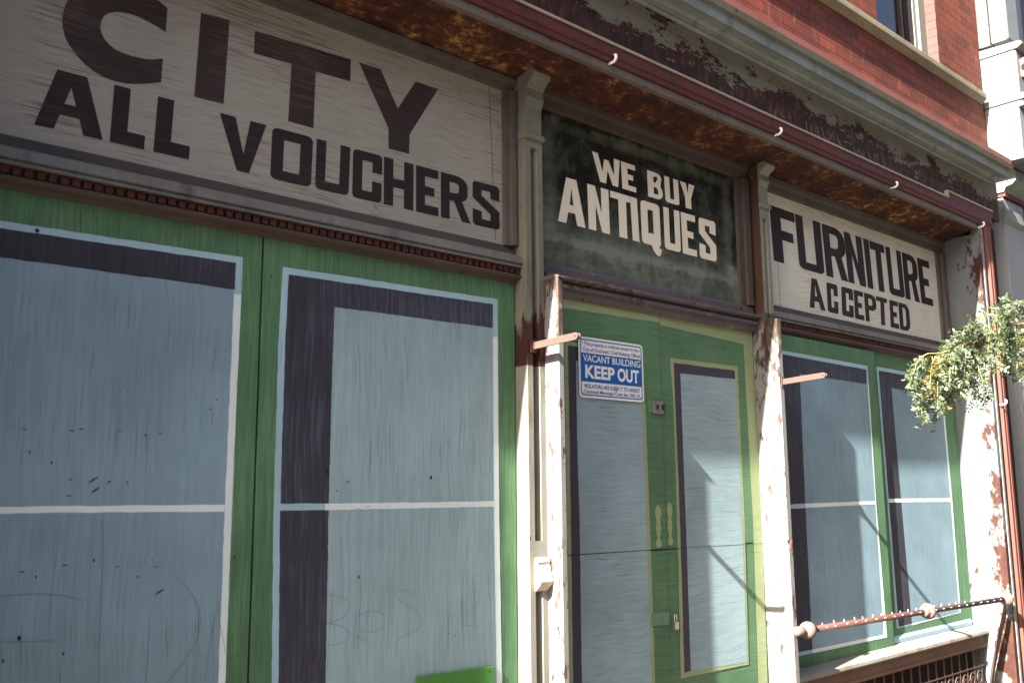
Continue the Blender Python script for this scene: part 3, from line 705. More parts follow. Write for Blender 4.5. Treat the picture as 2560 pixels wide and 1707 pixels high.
# --- FURNITURE board
t_fur = thing('sign_board', (6.0, .012, zbb), 'pale plywood sign lettered FURNITURE ACCEPTED at the far end', 'sign')
MB().box(4.656, XR-.06, .012, .03, zbb+.0025, ZS-.1).build('board', M['furn_wood'], t_fur)
cas(t_fur, 4.656, XR-.115, zbb, ZS-.118, M['trim'], w1=.050, w2=.042)
items = [('F', 1922.7, 1985, 12, .42, .175), ('U', 1986.7, 2050, 12, .30, .15, {'r': .2, 'ry': .09}), ('R', 2053.4, 2108, 13, .32, .15, {'leg': 1.0}), ('N', 2108.5, 2153, 13, .34, .2), ('I', 2157, 2171, 13, 1, 1),
  ('T', 2172.7, 2209, 12, .38, .17, {'tx': .36}), ('U', 2212.8, 2251, 12, .30, .15, {'r': .2, 'ry': .09}), ('R', 2253.6, 2290, 11, .34, .14, {'leg': .98}), ('E', 2291.7, 2321.7, 12, .40, .16)]
l1 = row(yb, (1922.7,511.4,.358), (1935,651.7,.2875), items)
items = [('A', 2018, 2058, 6, .30, .18, {'a': (.26,.60), 'cb': (.24,.42), 'top': .78}), ('C', 2065.7, 2093, 4, .38, .19, {'r': .16, 'ry': .08}), ('C', 2102.5, 2132, 3, .38, .19, {'r': .16, 'ry': .08}), ('E', 2133.8, 2157, 4, .42, .18),
  ('P', 2159.6, 2189, 5, .34, .16), ('T', 2189.6, 2217, 3, .36, .16, {'tx': .38}), ('E', 2223, 2244, 4, .42, .18), ('D', 2245.4, 2272, 5, .36, .16)]
l2 = row(yb, (2030,695,.28), (2022,767.4,.2446), items)
lettering('lettering', yb, l1, M['sign_black'], t_fur); lettering('lettering', yb, l2, M['sign_black'], t_fur)
sm = MB(); a = PV(1944, 655, .0118); b = PV(1951, 775, .0118); sm.sheet([a, a+Vector((.004,0,0)), b+Vector((.004,0,0)), b]); sm.build('board_seam', M['dark'], t_fur)

# ================================================================== PLYWOOD PANELS
def wob(pts, y, amp=.0012, n=24):
    """edges of hand-laid paint are never quite straight"""
    out = []
    for i, a in enumerate(pts):
        b = pts[(i+1) % len(pts)]
        ax, az = P(*a, y); bx, bz = P(*b, y)
        L = math.hypot(bx-ax, bz-az) or 1; nx, nz = -(bz-az)/L, (bx-ax)/L
        k = max(2, min(n, int(L/.03)))
        for j in range(k):
            t = j/k; d = random.uniform(-amp, amp) if 0 < j else 0
            out.append((ax+(bx-ax)*t+nx*d, y, az+(bz-az)*t+nz*d))
    return out
def paintwin(parent, y, layers, mats, amp=.0012):
    mb = MB()
    for k, (pts, mi) in enumerate(layers):
        yy = y-.00025*(k+1)
        mb.sheet(wob(pts, yy, amp), mi)
    return mb.build('painted_window', mats, parent)
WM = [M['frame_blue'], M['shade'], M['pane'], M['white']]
ZB = .42
def ply(label, x0, x1, zl_, zr_, y, zb=ZB, mat=None, group='plywood panels painted as windows'):
    t = thing('plywood_panel', ((x0+x1)/2, y, zb), label, 'boarded window', group)
    mb = MB().prism_y([(x0, zb), (x1, zb), (x1, zr_), (x0, zl_)], y, y+.018)
    mb.build('plywood_sheet', mat or M['green'], t, bevel=.0015)
    return t
seam_x = P(638, 1200)[0]
# A : nearest the camera
tA = ply('leftmost green plywood sheet painted with a blue window whose right edge carries a white line', .405, seam_x-.004, z_pt-.001, z_pt-.001, 0)
LA = [([(-260,513),(607,643.5),(563,1707),(560,1900),(-260,1900)], 0),
      ([(-260,531),(590,657),(587,724),(-260,607)], 1),
      ([(-260,607.5),(586.5,724.5),(585,736),(545.5,1707),(540,1900),(-260,1900)], 2),
      ([(585,736),(603,736),(578.7,1281),(563,1707),(557,1900),(540,1900),(545.5,1707),(561.5,1278)], 3),
      ([(-260,1268.5),(561.4,1260.6),(561,1278),(-260,1285)], 3)]
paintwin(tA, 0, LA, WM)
# B
tB = ply('green plywood sheet beside the door pilaster, blue painted window shaded down its left side', seam_x+.004, X1-.006, z_pt-.001, z_pt-.001, 0)
LB = [([(707,667),(1244,748),(1247.8,1281),(1255,1707),(1259,1900),(676,1900),(679.5,1707),(683.6,1281),(696,854)], 0),
      ([(722,686),(1232,760),(1232,820),(837,768),(833,854),(822,1257),(814.3,1707),(810,1900),(693,1900),(696,1707),(700,1281),(713,854)], 1),
      ([(837,767.5),(1232,820),(1235,1281),(1242,1707),(1245,1900),(810,1900),(814.3,1707),(822,1257),(833,854)], 2),
      ([(1232.5,842),(1244,842),(1247.8,1281),(1255,1707),(1259,1900),(1246,1900),(1242,1707),(1235,1281)], 3),
      ([(700.4,1258.5),(810.7,1258),(810.7,1274),(700.2,1275.5)], 0),
      ([(811,1258.5),(1235,1252),(1235.2,1266),(811,1274.5)], 3)]
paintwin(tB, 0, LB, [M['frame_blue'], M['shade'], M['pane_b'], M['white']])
# C : near panel of the far bay, D : the sheet set back behind it
yC = -.028
xC0, xC1 = x2r+.002, P(2213, 1280, yC)[0]
zC1 = P(2181, 878, yC)[1]; zC0 = P(1940, 832, yC)[1]
tC = ply('green plywood sheet right of the door with a narrow blue window, half in sun', xC0, xC1, min(zC0, z_pt-.001), min(zC1, z_pt-.001), yC, zl-.006)
LC = [([(1949.4,874.4),(2169,914.5),(2191,1262.5),(2218,1592),(1986.7,1641),(1969,1262.5)], 0),
      ([(1956,885.3),(2166,923.4),(2167,960),(1999.5,935),(2013.4,1257),(2031.5,1622.6),(1989.4,1631),(1971,1260)], 1),
      ([(1999.5,935),(2167,960),(2169,963),(2188.5,1256),(2209,1585),(2031.5,1622.6),(2013.4,1257)], 2),
      ([(2169,963),(2172,963),(2191,1262.5),(2218,1592),(2031.8,1632),(2031.3,1622.6),(2209,1585),(2188.5,1256)], 3),
      ([(1971.3,1260.5),(2013.4,1258.3),(2014,1269),(1971.8,1271.5)], 0),
      ([(2013.5,1258.2),(2188,1251.5),(2188.6,1260),(2014,1269)], 3)]
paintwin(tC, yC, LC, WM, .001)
xD0 = xC1+.003
tD = ply('green plywood sheet set back at the far end, blue painted window mostly in sun', xC1-.02, XR-.0015, z_pt-.003, z_pt-.003, 0.0, zl+.003)
LD = [([(2191,916),(2357,946),(2364,1061),(2380,1243),(2402,1530),(2242,1570),(2217.5,1243)], 0),
      ([(2196.4,926),(2352,953),(2355,1000),(2229,969.7),(2252.5,1243),(2280,1558),(2247,1566),(2221.5,1243)], 1),
      ([(2229,969.7),(2355,993),(2360,1061),(2376,1243),(2398,1530),(2280,1558),(2252.5,1243)], 2),
      ([(2355.5,990),(2357.5,990),(2364,1061),(2380,1243),(2402,1530),(2280,1562),(2280,1558),(2398,1530),(2376,1243),(2360,1061)], 3),
      ([(2221,1246),(2377,1244.5),(2378,1254),(2221.8,1255.5)], 3)]
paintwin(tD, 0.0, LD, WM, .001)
# loose strip along the bottom of D
MB().prism_x([(-.001, zl+.004), (-.014, zl+.003), (-.016, zl+.03), (-.004, zl+.045), (-.001, zl+.045)], xC1+.01, XR-.05).build('bottom_strip', M['frame_blue'], tD)

# small bright green board at the foot of B
gx0, gz1 = P(1038, 1690, -.001); gx1, gz2 = P(1231, 1663, -.001)
tG = thing('patch_board', ((gx0+gx1)/2, 0, .6), 'bright green board nailed over the foot of the blue window left of the pilaster', 'board')
MB().prism_y([(gx0, .62), (gx1, .62), (gx1, gz2), (gx0, gz1)], -.012, -.002).build('patch_sheet', M['brightgreen'], tG, bevel=.002)
ns = MB(); c = PV(1224, 1677, -.0122); ns.ball(c, .003, sy=.4); ns.build('nail_head', M['dark'], tG)

# marks on the sheets: knot holes, staples, rust streaks, pencil scrawl
def ell(mb, px, py, y, rx, rz, n=12, mi=0):
    x, z = P(px, py, y)
    mb.sheet([(x+rx*math.cos(2*math.pi*k/n)*random.uniform(.85,1.1), y, z+rz*math.sin(2*math.pi*k/n)*random.uniform(.85,1.1)) for k in range(n)], mi)
def marks(parent, y, ells, bars, rust, scr):
    mb = MB(); yy = y-.002
    for (px, py, rx, rz) in ells: ell(mb, px, py, yy, rx*.7, rz*.7, mi=0)
    for (px, py, L, an) in bars:
        x, z = P(px, py, yy); ca, sa = math.cos(R(an))*L/2, math.sin(R(an))*L/2
        mb.sheet([(x-ca, yy, z-sa), (x+ca, yy, z+sa), (x+ca, yy, z+sa+.0022), (x-ca, yy, z-sa+.0022)], 0)
    for (px, py, L, an) in rust:
        x, z = P(px, py, yy); ca, sa = math.cos(R(an))*L*.4, math.sin(R(an))*L*.4
        mb.sheet([(x-ca, yy, z-sa), (x, yy, z-.002), (x+ca, yy, z+sa), (x+ca*.8, yy, z+sa+.002), (x-ca*.2, yy, z+.003)], 1)
    for k, path in enumerate(scr):
        y2 = yy-.00005*(k+1)
        pts = [PV(a, b, y2) for a, b in path]
        # smooth the path
        sm_ = []
        for i in range(len(pts)-1):
            p0 = pts[max(i-1,0)]; p1 = pts[i]; p2 = pts[i+1]; p3 = pts[min(i+2,len(pts)-1)]
            for j in range(6):
                t = j/6
                sm_.append(.5*((2*p1)+(-p0+p2)*t+(2*p0-5*p1+4*p2-p3)*t*t+(-p0+3*p1-3*p2+p3)*t**3))
        sm_.append(pts[-1]); L_, R_ = [], []
        for i, p in enumerate(sm_):
            d = sm_[min(i+1,len(sm_)-1)]-sm_[max(i-1,0)]; d.normalize(); nn = Vector((-d.z, 0, d.x))*.0006
            L_.append(p+nn); R_.append(p-nn)
        for i in range(len(sm_)-1): mb.sheet([L_[i], L_[i+1], R_[i+1], R_[i]], 2)
    if mb.f: tag(mb.build('surface_marks', [M['dark'], M['rustspot'], M['pencil']], parent), kind='stuff')
b0 = lambda pts: [(a/3.672, 854+b/3.672) for a, b in pts]; b1 = lambda pts: [(a/3.672, 1280+b/3.672) for a, b in pts]; b2 = lambda pts: [(640+a/3.672, 1280+b/3.672) for a, b in pts]
marks(tA, 0, [(526,1022,.004,.005),(542,1000,.003,.005),(93,577,.008,.010),(364,1087,.004,.006),(74,1130,.003,.006),(129,1156,.004,.006),(48,1594,.007,.010),(8,1652,.004,.008),(90,1441,.004,.006),(235,1400,.004,.008),(158,1633,.005,.006),(640,753,.003,.004),(585,1392,.006,.005)],
      [(61,1073,.013,0),(180,1077,.012,-6),(203,1073,.012,2),(298,1078,.012,-4),(401,1083,.011,-4),(177,1199,.012,0),(172,1240,.012,0),(55,1430,.014,0),(162,1413,.016,0),(293,1416,.013,0),(390,1417,.010,0),(343,1442,.013,8)],
      [(232,1201,.045,32),(238,1226,.040,32),(272,1205,.022,25),(318,1206,.016,45),(398,1480,.045,28)],
      [b1([(0,775),(200,752),(400,750),(560,760),(660,780),(740,805),(755,830)]), b1([(1600,600),(1680,650),(1760,750),(1820,860),(1840,970),(1830,1080),(1790,1200),(1720,1320),(1640,1430),(1530,1560)]), b1([(0,1188),(250,1185),(530,1178)]), b1([(1985,900),(1940,1130),(1905,1350),(1885,1560)]), b1([(2005,830),(2010,960),(2040,1120),(2070,1290)]), b1([(1375,930),(1365,1150),(1355,1350),(1330,1560)]), b1([(930,80),(945,200),(940,560),(925,900),(910,1300),(905,1560)])])
marks(tB, 0, [(898,716.5,.006,.009),(1265,761,.004,.006),(819,1178,.009,.013),(1077.5,1193.5,.008,.012),(897,1442,.005,.011),(679,690,.003,.008),(1192,1437,.003,.004)],
      [(896,1272,.012,20),(920,1267,.013,15),(1120,1268,.004,80)], [(869,1205,.024,32),(842,1227,.012,30),(770,1655,.045,30),(1138,1589,.010,20)],
      [b2([(650,748),(760,775),(840,810),(868,860),(830,930),(760,985),(650,1015)]), b2([(650,1018),(760,1035),(830,1075),(858,1120),(830,1170),(760,1205),(650,1220)]), b2([(855,1110),(960,1150),(1030,1200),(1070,1260)]),
       b2([(915,1030),(930,960),(1000,920),(1110,905),(1165,940),(1178,1000),(1140,1070),(1040,1100),(940,1080)]), b2([(1450,750),(1370,718),(1300,730),(1285,770),(1310,805),(1400,860),(1480,920),(1520,990),(1500,1060),(1400,1115),(1290,1165)]),
       b2([(1925,430),(1905,600),(1890,800),(1895,1050)]), b2([(1930,570),(1965,740),(1995,930),(2020,1065)]), b2([(1905,1040),(2010,1028)]), b2([(2070,480),(2060,650),(2035,860)]), b2([(1225,700),(1218,1000),(1215,1250)])])
c4 = lambda pts: [(1920+a/3.672, 1280+b/3.672) for a, b in pts]; c3 = lambda pts: [(1920+a/3.672, 854+b/3.672) for a, b in pts]
marks(tC, yC, [(2014,1123,.004,.004),(2046,1125,.004,.004)], [], [],
      [c4([(410,200),(470,218),(520,205)]), c4([(415,205),(425,320),(420,430),(430,500)]), c4([(440,372),(510,378)]), c4([(425,500),(500,508),(600,505)]), c3([(470,720),(420,710),(390,770),(420,860),(490,860),(450,800),(540,745),(620,770),(670,755)])])

# ================================================================== BOARDED DOUBLE DOOR
DM = [M['lime_h'], M['shade_h'], M['pane_h'], M['green_h'], M['dark']]
sx = P(1652, 1000)[0]; zs1 = P(1660, 1373, 0)[1]
zd_top = zt_door-.002
def door(label, x0, x1, y):
    t = thing('door', ((x0+x1)/2, y, .05), label, 'door', 'double door leaves')
    MB().box(x0, x1, y, y+.03, zs1+.002, zd_top).build('upper_sheet', M['green_h'], t, bevel=.0015)
    MB().box(x0, x1, y+.0015, y+.03, .06, zs1-.002).build('lower_sheet', M['green_h'], t, bevel=.0015)
    return t
yL, yR = -.006, 0.0
tL = door('left leaf of the boarded green double door, under the blue and white notice', 2.852, sx-.0025, yL)
tR = door('right leaf of the boarded green double door with sun on its blue panel', sx+.0025, 4.5315, yR)
LL = [([(1400,728),(1646,779),(1648,806),(1402,768)], 0),
      ([(1411,852),(1608,880),(1616,1080),(1628,1400),(1638,1707),(1643,1900),(1428,1900),(1423,1700),(1417,1280)], 0),
      ([(1420,863),(1600,890),(1600,925),(1440,902),(1443,1100),(1449,1290),(1455,1707),(1459,1900),(1438,1900),(1433,1707),(1427,1280)], 1),
      ([(1440,902),(1600,926),(1608,1080),(1619,1400),(1630,1707),(1635,1900),(1459,1900),(1455,1707),(1449,1290),(1443,1100)], 2)]
paintwin(tL, yL, LL, DM)
LR = [([(1648,788),(1880,830),(1884,919),(1904,1279),(1917,1642),(1925,1900),(1902,1900),(1894,1642),(1882,1290),(1859,860),(1650,812)], 0),
      ([(1675,894),(1843.5,916),(1851,1080),(1861,1290),(1872,1660),(1702,1695),(1698,1500),(1690,1200),(1683,1000)], 0),
      ([(1684,907),(1837,926),(1838,948),(1701,933),(1707,1100),(1716,1330),(1727,1676),(1711,1681),(1706,1500),(1698,1250)], 1),
      ([(1701,933),(1838,948),(1845,1080),(1855,1290),(1868,1654),(1727,1676),(1716,1330),(1707,1100)], 2)]
paintwin(tR, yR, LR, DM)
# painted spindle handles
def spindle(parent, pts_l, y):
    # pts: (py, half width px, centre px)
    mb = MB()
    l_ = [(c-hw, py) for py, hw, c in pts_l]; r_ = [(c+hw, py) for py, hw, c in reversed(pts_l)]
    mb.sheet([tuple(PV(a, b, y-.0014)) for a, b in l_+r_]); mb.build('painted_handle', M['lime_h'], parent)
sp0 = [(1262,1.5,0),(1265,5,0),(1275,7.5,.3),(1288,7.5,.5),(1296,4.5,.6),(1301,4,.7),(1310,6,.9),(1322,6.8,1.2),(1336,5,1.5),(1344,3,1.7),(1348,4,1.8),(1353,6.5,2),(1360,7.5,2),(1366,5.5,2),(1369,1.5,2)]
spindle(tL, [(py, hw, 1645+c) for py, hw, c in sp0], yL)
spindle(tR, [(py-6, hw*.88, 1673.5+c*1.4) for py, hw, c in sp0], yR)
# dark strip set back in the seam between the leaves
st = MB(); st.prism_y([(sx-.0015, .1), (sx+.0024, .1), (sx+.0024, zd_top), (sx-.0015, zd_top)], .012, .03); st.build('seam_strip', M['dark'], tR)
ja, jb = P(1410.7, 1387.6, yL), P(1652, 1372.5, yL); jc = P(1903.6, 1357.6, yR)
jm = MB(); jm.sheet([(2.853, yL-.0016, ja[1]-.002), (sx-.003, yL-.0016, jb[1]-.0015), (sx-.003, yL-.0016, jb[1]+.0012), (2.853, yL-.0016, ja[1]+.0025)]); jm.build('sheet_joint', M['dark'], tL)
jm = MB(); jm.sheet([(sx+.003, yR-.0016, jb[1]-.001), (4.5305, yR-.0016, jc[1]-.001), (4.5305, yR-.0016, jc[1]+.001), (sx+.003, yR-.0016, jb[1]+.001)]); jm.build('sheet_joint', M['dark'], tR)
# upper hasp
def rrect(cx, cz, hx, hz, r, n=4):
    out = []
    for sx_, sz_, a in ((1,1,0),(-1,1,90),(-1,-1,180),(1,-1,270)):
        for k in range(n+1):
            an = R(a+90*k/n); out.append((cx+sx_*(hx-r)+r*math.cos(an), cz+sz_*(hz-r)+r*math.sin(an)))
    return out
hx, hz = P(1645, 1018, -.01)
hp = MB(); hp.prism_y(rrect(hx-.045, hz+.002, .032, .030, .006), yL-.003, yL-.0012); hp.build('hasp_plate', M['greenhasp'], tL, bevel=.0008)
hb = MB()
for zz_ in (-.022, .022): hb.box(hx-.040, hx+.035, yL-.012, yL-.0032, hz+zz_-.010, hz+zz_+.010)
hb.box(hx-.042, hx-.022, yL-.012, yL-.0032, hz-.0122, hz+.0122); hb.box(hx+.006, hx+.020, yL-.0118, yL-.0034, hz-.0122, hz+.0122)
hb.build('hasp_strap', M['steel'], tL, bevel=.003)
hb = MB(); hb.box(hx+.036, hx+.055, yR-.010, yR-.001, hz-.018, hz-.004); hb.box(hx+.036, hx+.058, yR-.010, yR-.001, hz+.006, hz+.018); hb.tube([(hx+.045, yR-.012, hz-.024), (hx+.045, yR-.012, hz+.024)], .003, 8); hb.build('hasp_knuckle', M['rustspot'], tR, bevel=.002)
# lower hasp
lx, lz = P(1655, 1545, -.01)
hp = MB(); hp.prism_y(rrect(lx-.028, lz, .046, .030, .006), yL-.004, yL-.0012); hp.build('hasp_plate', M['greenhasp'], tL, bevel=.001)
kn = MB(); kn.tube([(lx+.018, yL-.004, lz-.03), (lx+.018, yL-.004, lz+.03)], .004, 8)
kn.build('hasp_knuckle', M['greenhasp'], tL)
hp = MB(); hp.prism_y(rrect(lx+.038, lz-.004, .017, .029, .005), yL-.006, yL-.003); hp.build('hasp_strap', M['greenhasp'], tL, bevel=.001)
# padlock
kx, kz = P(1692, 1559, -.03)
tK = thing('padlock', (kx, -.02, kz), 'small bright steel padlock hanging from the lower hasp of the double door', 'padlock')
MB().box(kx-.013, kx+.013, -.034, -.012, kz-.026, kz+.010).build('lock_body', M['chrome'], tK, bevel=.004, seg=3)
sk = [(kx-.008, -.023, kz+.010)]+[(kx+.008*math.cos(R(a)), -.023, kz+.036+.008*math.sin(R(a))) for a in range(180, -1, -20)]+[(kx+.008, -.023, kz+.010)]
MB().tube(sk, .003, 8).build('shackle', M['chrome'], tK, smooth=True)

# ================================================================== NOTICE
yn = -.016
nx0, nz1 = P(1446, 839, yn); nx1, nz1b = P(1606, 863, yn); nz0 = P(1530, 999, yn)[1]
nz1 = (nz1+nz1b)/2; W_, H_ = nx1-nx0, nz1-nz0
tN = thing('notice_sign', (nx0, yn, nz0), 'blue and white KEEP OUT notice for a vacant building, fixed to the left door leaf', 'notice')
ncx, ncz = (nx0+nx1)/2, (nz0+nz1)/2
MB().prism_y(rrect(ncx, ncz, W_/2, H_/2, .022, 6), yn, yn+.003).build('notice_plate', M['sign_white'], tN)
U = lambda a, b: (nx0+W_*a, nz0+H_*b)
bd = MB()
o1 = rrect(ncx, ncz, W_/2-.010, H_/2-.010, .016, 6); o2 = rrect(ncx, ncz, W_/2-.016, H_/2-.016, .011, 6)
k = len(o1); bd.add([(a, yn-.0004, b) for a, b in o1+o2], [(i, (i+1) % k, k+(i+1) % k, k+i) for i in range(k)])
bx0, bz0 = U(.036, .262); bx1, bz1 = U(.964, .735)
bd.sheet([(bx0, yn-.0006, bz0), (bx1, yn-.0006, bz0), (bx1, yn-.0006, bz1), (bx0, yn-.0006, bz1)])
bd.build('notice_band', M['sign_blue'], tN)
def text(body, a0, a1, b0_, b1_, mat, bold=0.0, y=yn-.0010, capfit=True):
    cu = bpy.data.curves.new('t', 'FONT'); cu.body = body; cu.size = 1; cu.offset = bold; cu.dimensions = '2D'; cu.fill_mode = 'FRONT'; cu.resolution_u = 4
    tmp = bpy.data.objects.new('t', cu); col.objects.link(tmp); bpy.context.view_layer.update()
    me = bpy.data.meshes.new_from_object(tmp.evaluated_get(bpy.context.evaluated_depsgraph_get()))
    bpy.data.objects.remove(tmp); bpy.data.curves.remove(cu)
    xs = [v.co.x for v in me.vertices]; ys = [v.co.y for v in me.vertices]
    lo_, hi_ = min(xs), max(xs)
    yl, yh = -bold, .729+bold
    (wx0_, wz0_), (wx1_, wz1_) = U(a0, b0_), U(a1, b1_)
    mb = MB(); mb.add([(wx0_+(v.co.x-lo_)/(hi_-lo_)*(wx1_-wx0_), y, wz0_+(v.co.y-yl)/(yh-yl)*(wz1_-wz0_)) for v in me.vertices], [list(p.vertices) for p in me.polygons])
    bpy.data.meshes.remove(me)
    mb.build('lettering', mat, tN)
text('This property is ordered vacant by the', .075, .925, .862, .925, M['sign_blue'], .012)
text('City of Cincinnati. Chief Building Official', .062, .950, .765, .828, M['sign_blue'], .012)
text('VACANT BUILDING', .060, .952, .595, .715, M['sign_white'], .012)
text('KEEP', .088, .535, .320, .555, M['sign_white'], .034)
text('OUT', .580, .925, .320, .555, M['sign_white'], .034)
text('VIOLATORS ARE SUBJECT TO ARREST', .065, .935, .158, .228, M['sign_blue'], .018)
text('Cincinnati Municipal Code Sec.1601.55', .065, .930, .072, .137, M['sign_blue'], .016)
for a, b in ((.055,.90),(.945,.88),(.055,.075),(.955,.07)):
    px_, pz_ = U(a, b); MB().ball((px_, yn-.001, pz_), .003, sy=.5, n=6).build('screw', M['rustspot'], tN)

# ================================================================== METAL ARMS
def arm(base, tip, label, hgt=.031, th=.011):
    b, e = Vector(base), Vector(tip); d = (e-b); L = d.length; d.normalize()
    s_ = Vector((1,0,0)); u_ = s_.cross(d).normalized()
    if u_.z < 0: u_ = -u_
    t = thing('sign_bracket', base, label, 'metal bracket', 'pink metal brackets')
    mb = MB(); prof = [(0, -hgt/2), (L-hgt/2, -hgt/2)]+[(L-hgt/2+hgt/2*math.cos(R(a)), hgt/2*math.sin(R(a))) for a in range(-75, 76, 15)]+[(L-hgt/2, hgt/2), (0, hgt/2)]
    k = len(prof)
    vs = [b+d*p+u_*q-s_*th/2 for p, q in prof]+[b+d*p+u_*q+s_*th/2 for p, q in prof]
    mb.add(vs, [(i, (i+1) % k, k+(i+1) % k, k+i) for i in range(k)]+[list(range(k)), list(range(2*k-1, k-1, -1))])
    mb.build('bar', M['arm'], t, bevel=.0015)
    c = e-d*hgt*.5
    ho = MB(); ho.tube([c-s_*(th/2+.0008), c-s_*(th/2-.001)], .0042, 12); ho.build('bolt_hole', M['dark'], t)
    ro = MB(); ro.tube([c+s_*(th/2+.0005)+d*.004, c+s_*(th/2+.012)+d*.004], .014, 14); ro.build('roller', M['arm'], t, bevel=.003)
    pl = MB(); pl.box(b.x-.016, b.x+.016, b.y-.006, b.y-.0002, b.z-.028, b.z+.028); pl.build('mounting_plate', M['rustspot'], t, bevel=.002)
arm((2.742, PF-.001, 2.164), (2.742, -.352, 2.176), 'pink metal bar bracket sticking out of the rusty pilaster beside the notice')
arm((4.556, PO-.001, 2.128), (4.556, -.425, 2.142), 'pink metal bar bracket sticking out of the post before the far blue windows')

# ================================================================== HOOKS
def hook(x, z, y, label, first=[None]):
    if first[0] is None:
        t = thing('hook', (x, y, z), label, 'hook', 'white hooks along the red trim')
        mb = MB(); mb.tube([(x, y+.012, z-.012), (x, y-.012, z-.012), (x-.001, y-.026, z-.010), (x-.001, y-.036, z+.002), (x-.001, y-.034, z+.016), (x-.001, y-.026, z+.022)], [.006,.006,.0065,.007,.0075,.006], 10)
        mb.build('hook_body', M['white_hook'], t, smooth=True)
        first[0] = t; return
    s_ = first[0]; t = s_.copy(); col.objects.link(t); t.location = (x, y, z); t['label'] = label
    for ch in list(s_.children):
        c = ch.copy(); col.objects.link(c); c.parent = t
for (px, py), lab in zip(((1533,150),(1947,331),(2237,464),(2454,563)),
        ('white hook on the red band above the dark antiques sign', 'white hook on the red band above the left end of the far sign', 'white hook on the red band above the right half of the far sign', 'white hook at the far right corner of the red band')):
    x, z = P(px, py, FR-.03); hook(x, z, FR-.013, lab)
x, z = P(2508, 1007, -.30); hook(x, z, -.288, 'white hook on the faded red trim below the hanging leaves')

# ================================================================== SPIKED RAIL
ra = Vector((4.60, -.19, P(2000, 1578, -.19)[1])); rb = Vector((7.02, -.285, P(2485, 1502, -.285)[1]))
tP_ = thing('spiked_rail', (5.8, -.2, ra.z-.3), 'brown pipe rail studded with nails across the far boarded window', 'rail')
def rp(t): return ra+(rb-ra)*t
rd = (rb-ra).normalized()
rr_ = .017
MB().tube([rp(.045), rp(.5), rp(.985)], rr_, 14).build('pipe', M['rustpipe'], tP_, smooth=True)
def lathe_at(c, prof, name, mat):
    mb = MB(); mb.tube([c+rd*a for a, r_ in prof], [r_ for a, r_ in prof], 18); return mb.build(name, mat, tP_, smooth=True)
lathe_at(ra, [(-.10,.004),(-.095,.018),(-.075,.026),(-.055,.028),(-.03,.026),(-.012,.018),(-.008,.030),(.006,.042),(.024,.046),(.042,.044),(.054,.034),(.058,.024),(.085,.0245),(.088,.018)], 'finial', M['knob'])
tm = .545
lathe_at(rp(tm), [(-.055,.018),(-.052,.028),(-.035,.034),(-.018,.030),(-.014,.040),(0,.048),(.016,.050),(.032,.044),(.04,.032),(.052,.024),(.06,.018)], 'collar', M['knob'])
el = lathe_at(rb, [(-.02,.018),(-.01,.030),(.006,.046),(.02,.050),(.034,.046),(.046,.03)], 'flange', M['knob'])
n_side = 0
for k in range(22):
    t = .07+.89*k/21
    if abs(t-tm) < .03: continue
    for an, ln in ((96, .014), (196, .010)):
        a_ = rd.cross(Vector((0,0,1))).normalized(); b_ = a_.cross(rd).normalized()
        dr = (-a_*math.cos(R(an))+b_*math.sin(R(an))) if False else (Vector((0,-1,0))*(-math.cos(R(an)))+Vector((0,0,1))*math.sin(R(an)))
        if an > 150: dr = Vector((-.1,-.92,.28)).normalized()
        c = rp(t)+dr*rr_*.9+rd*random.uniform(-.01,.01)
        MB().tube([c, c+dr*ln+Vector((random.uniform(-.003,.003),0,random.uniform(-.003,.003)))], .0022, 6).build('spike', M['nail'], tP_)
# brace down to the wall
br = [Vector((7.03, -.285, rb.z-.03)), Vector((7.045, -.265, rb.z-.10)), Vector((7.06, -.20, rb.z-.30)), Vector((7.07, -.15, .30)), Vector((7.08, -.11, .12)), Vector((7.09, -.06, .0))]
bo = MB(); bo.tube(br, .014, 8); bo.build('brace', M['grille'], tP_, smooth=True)
for k in range(7):
    t = k/6; i = int(t*4); f = t*4-i; p = br[min(i,4)].lerp(br[min(i,4)+1], f)
    MB().tube([p+Vector((.012,-.006,0)), p+Vector((.026,-.014,.002))], .0025, 6).build('spike', M['grille'], tP_)

# ================================================================== GRILLE
gy = -.07; gz1_ = zl-.141
tQ = thing('iron_grille', (5.8, gy, 0), 'dark iron grille of squares and scrolls under the far window ledge', 'grille')
gb = MB(); pitch_ = .118; x = x2r+.02; xs_ = []
while x < XR-.05: xs_.append(x); x += pitch_
for x in xs_: MB().box(x-.004, x+.004, gy, gy+.008, 0.02, gz1_).build('upright_bar', M['grille'], tQ)
hz_ = gz1_-.125
for z0_, z1_ in ((hz_-.004, hz_+.004), (.10, .112)): MB().box(x2r+.001, XR-.002, gy-.0015, gy+.0065, z0_, z1_).build('cross_bar', M['grille'], tQ)
for x in xs_[:-1]:
    cx_ = x+pitch_*.52; cz_ = hz_-.085; pts = []
    for k in range(34):
        an = R(180-k*20); r_ = .050-.0011*k
        pts.append((cx_+r_*math.cos(an), gy-.004, cz_+r_*1.35*math.sin(an)))
    MB().tube(pts, .0045, 5).build('scroll', M['grille'], tQ, smooth=True)
MB().box(x2r+.001, XR-.002, .03, .05, 0, gz1_).build('grille_backing', M['dark'], tQ)

# ================================================================== NEIGHBOUR BUILDING
NB = thing('neighbour_building', (9.5, .3, 0), 'taller grey and white iron fronted building at the right edge', 'building')
nx = 7.705
MB().box(8.30, 14, -.15, 1.5, 0, 9).build('wall', M['iron_dark'], NB)
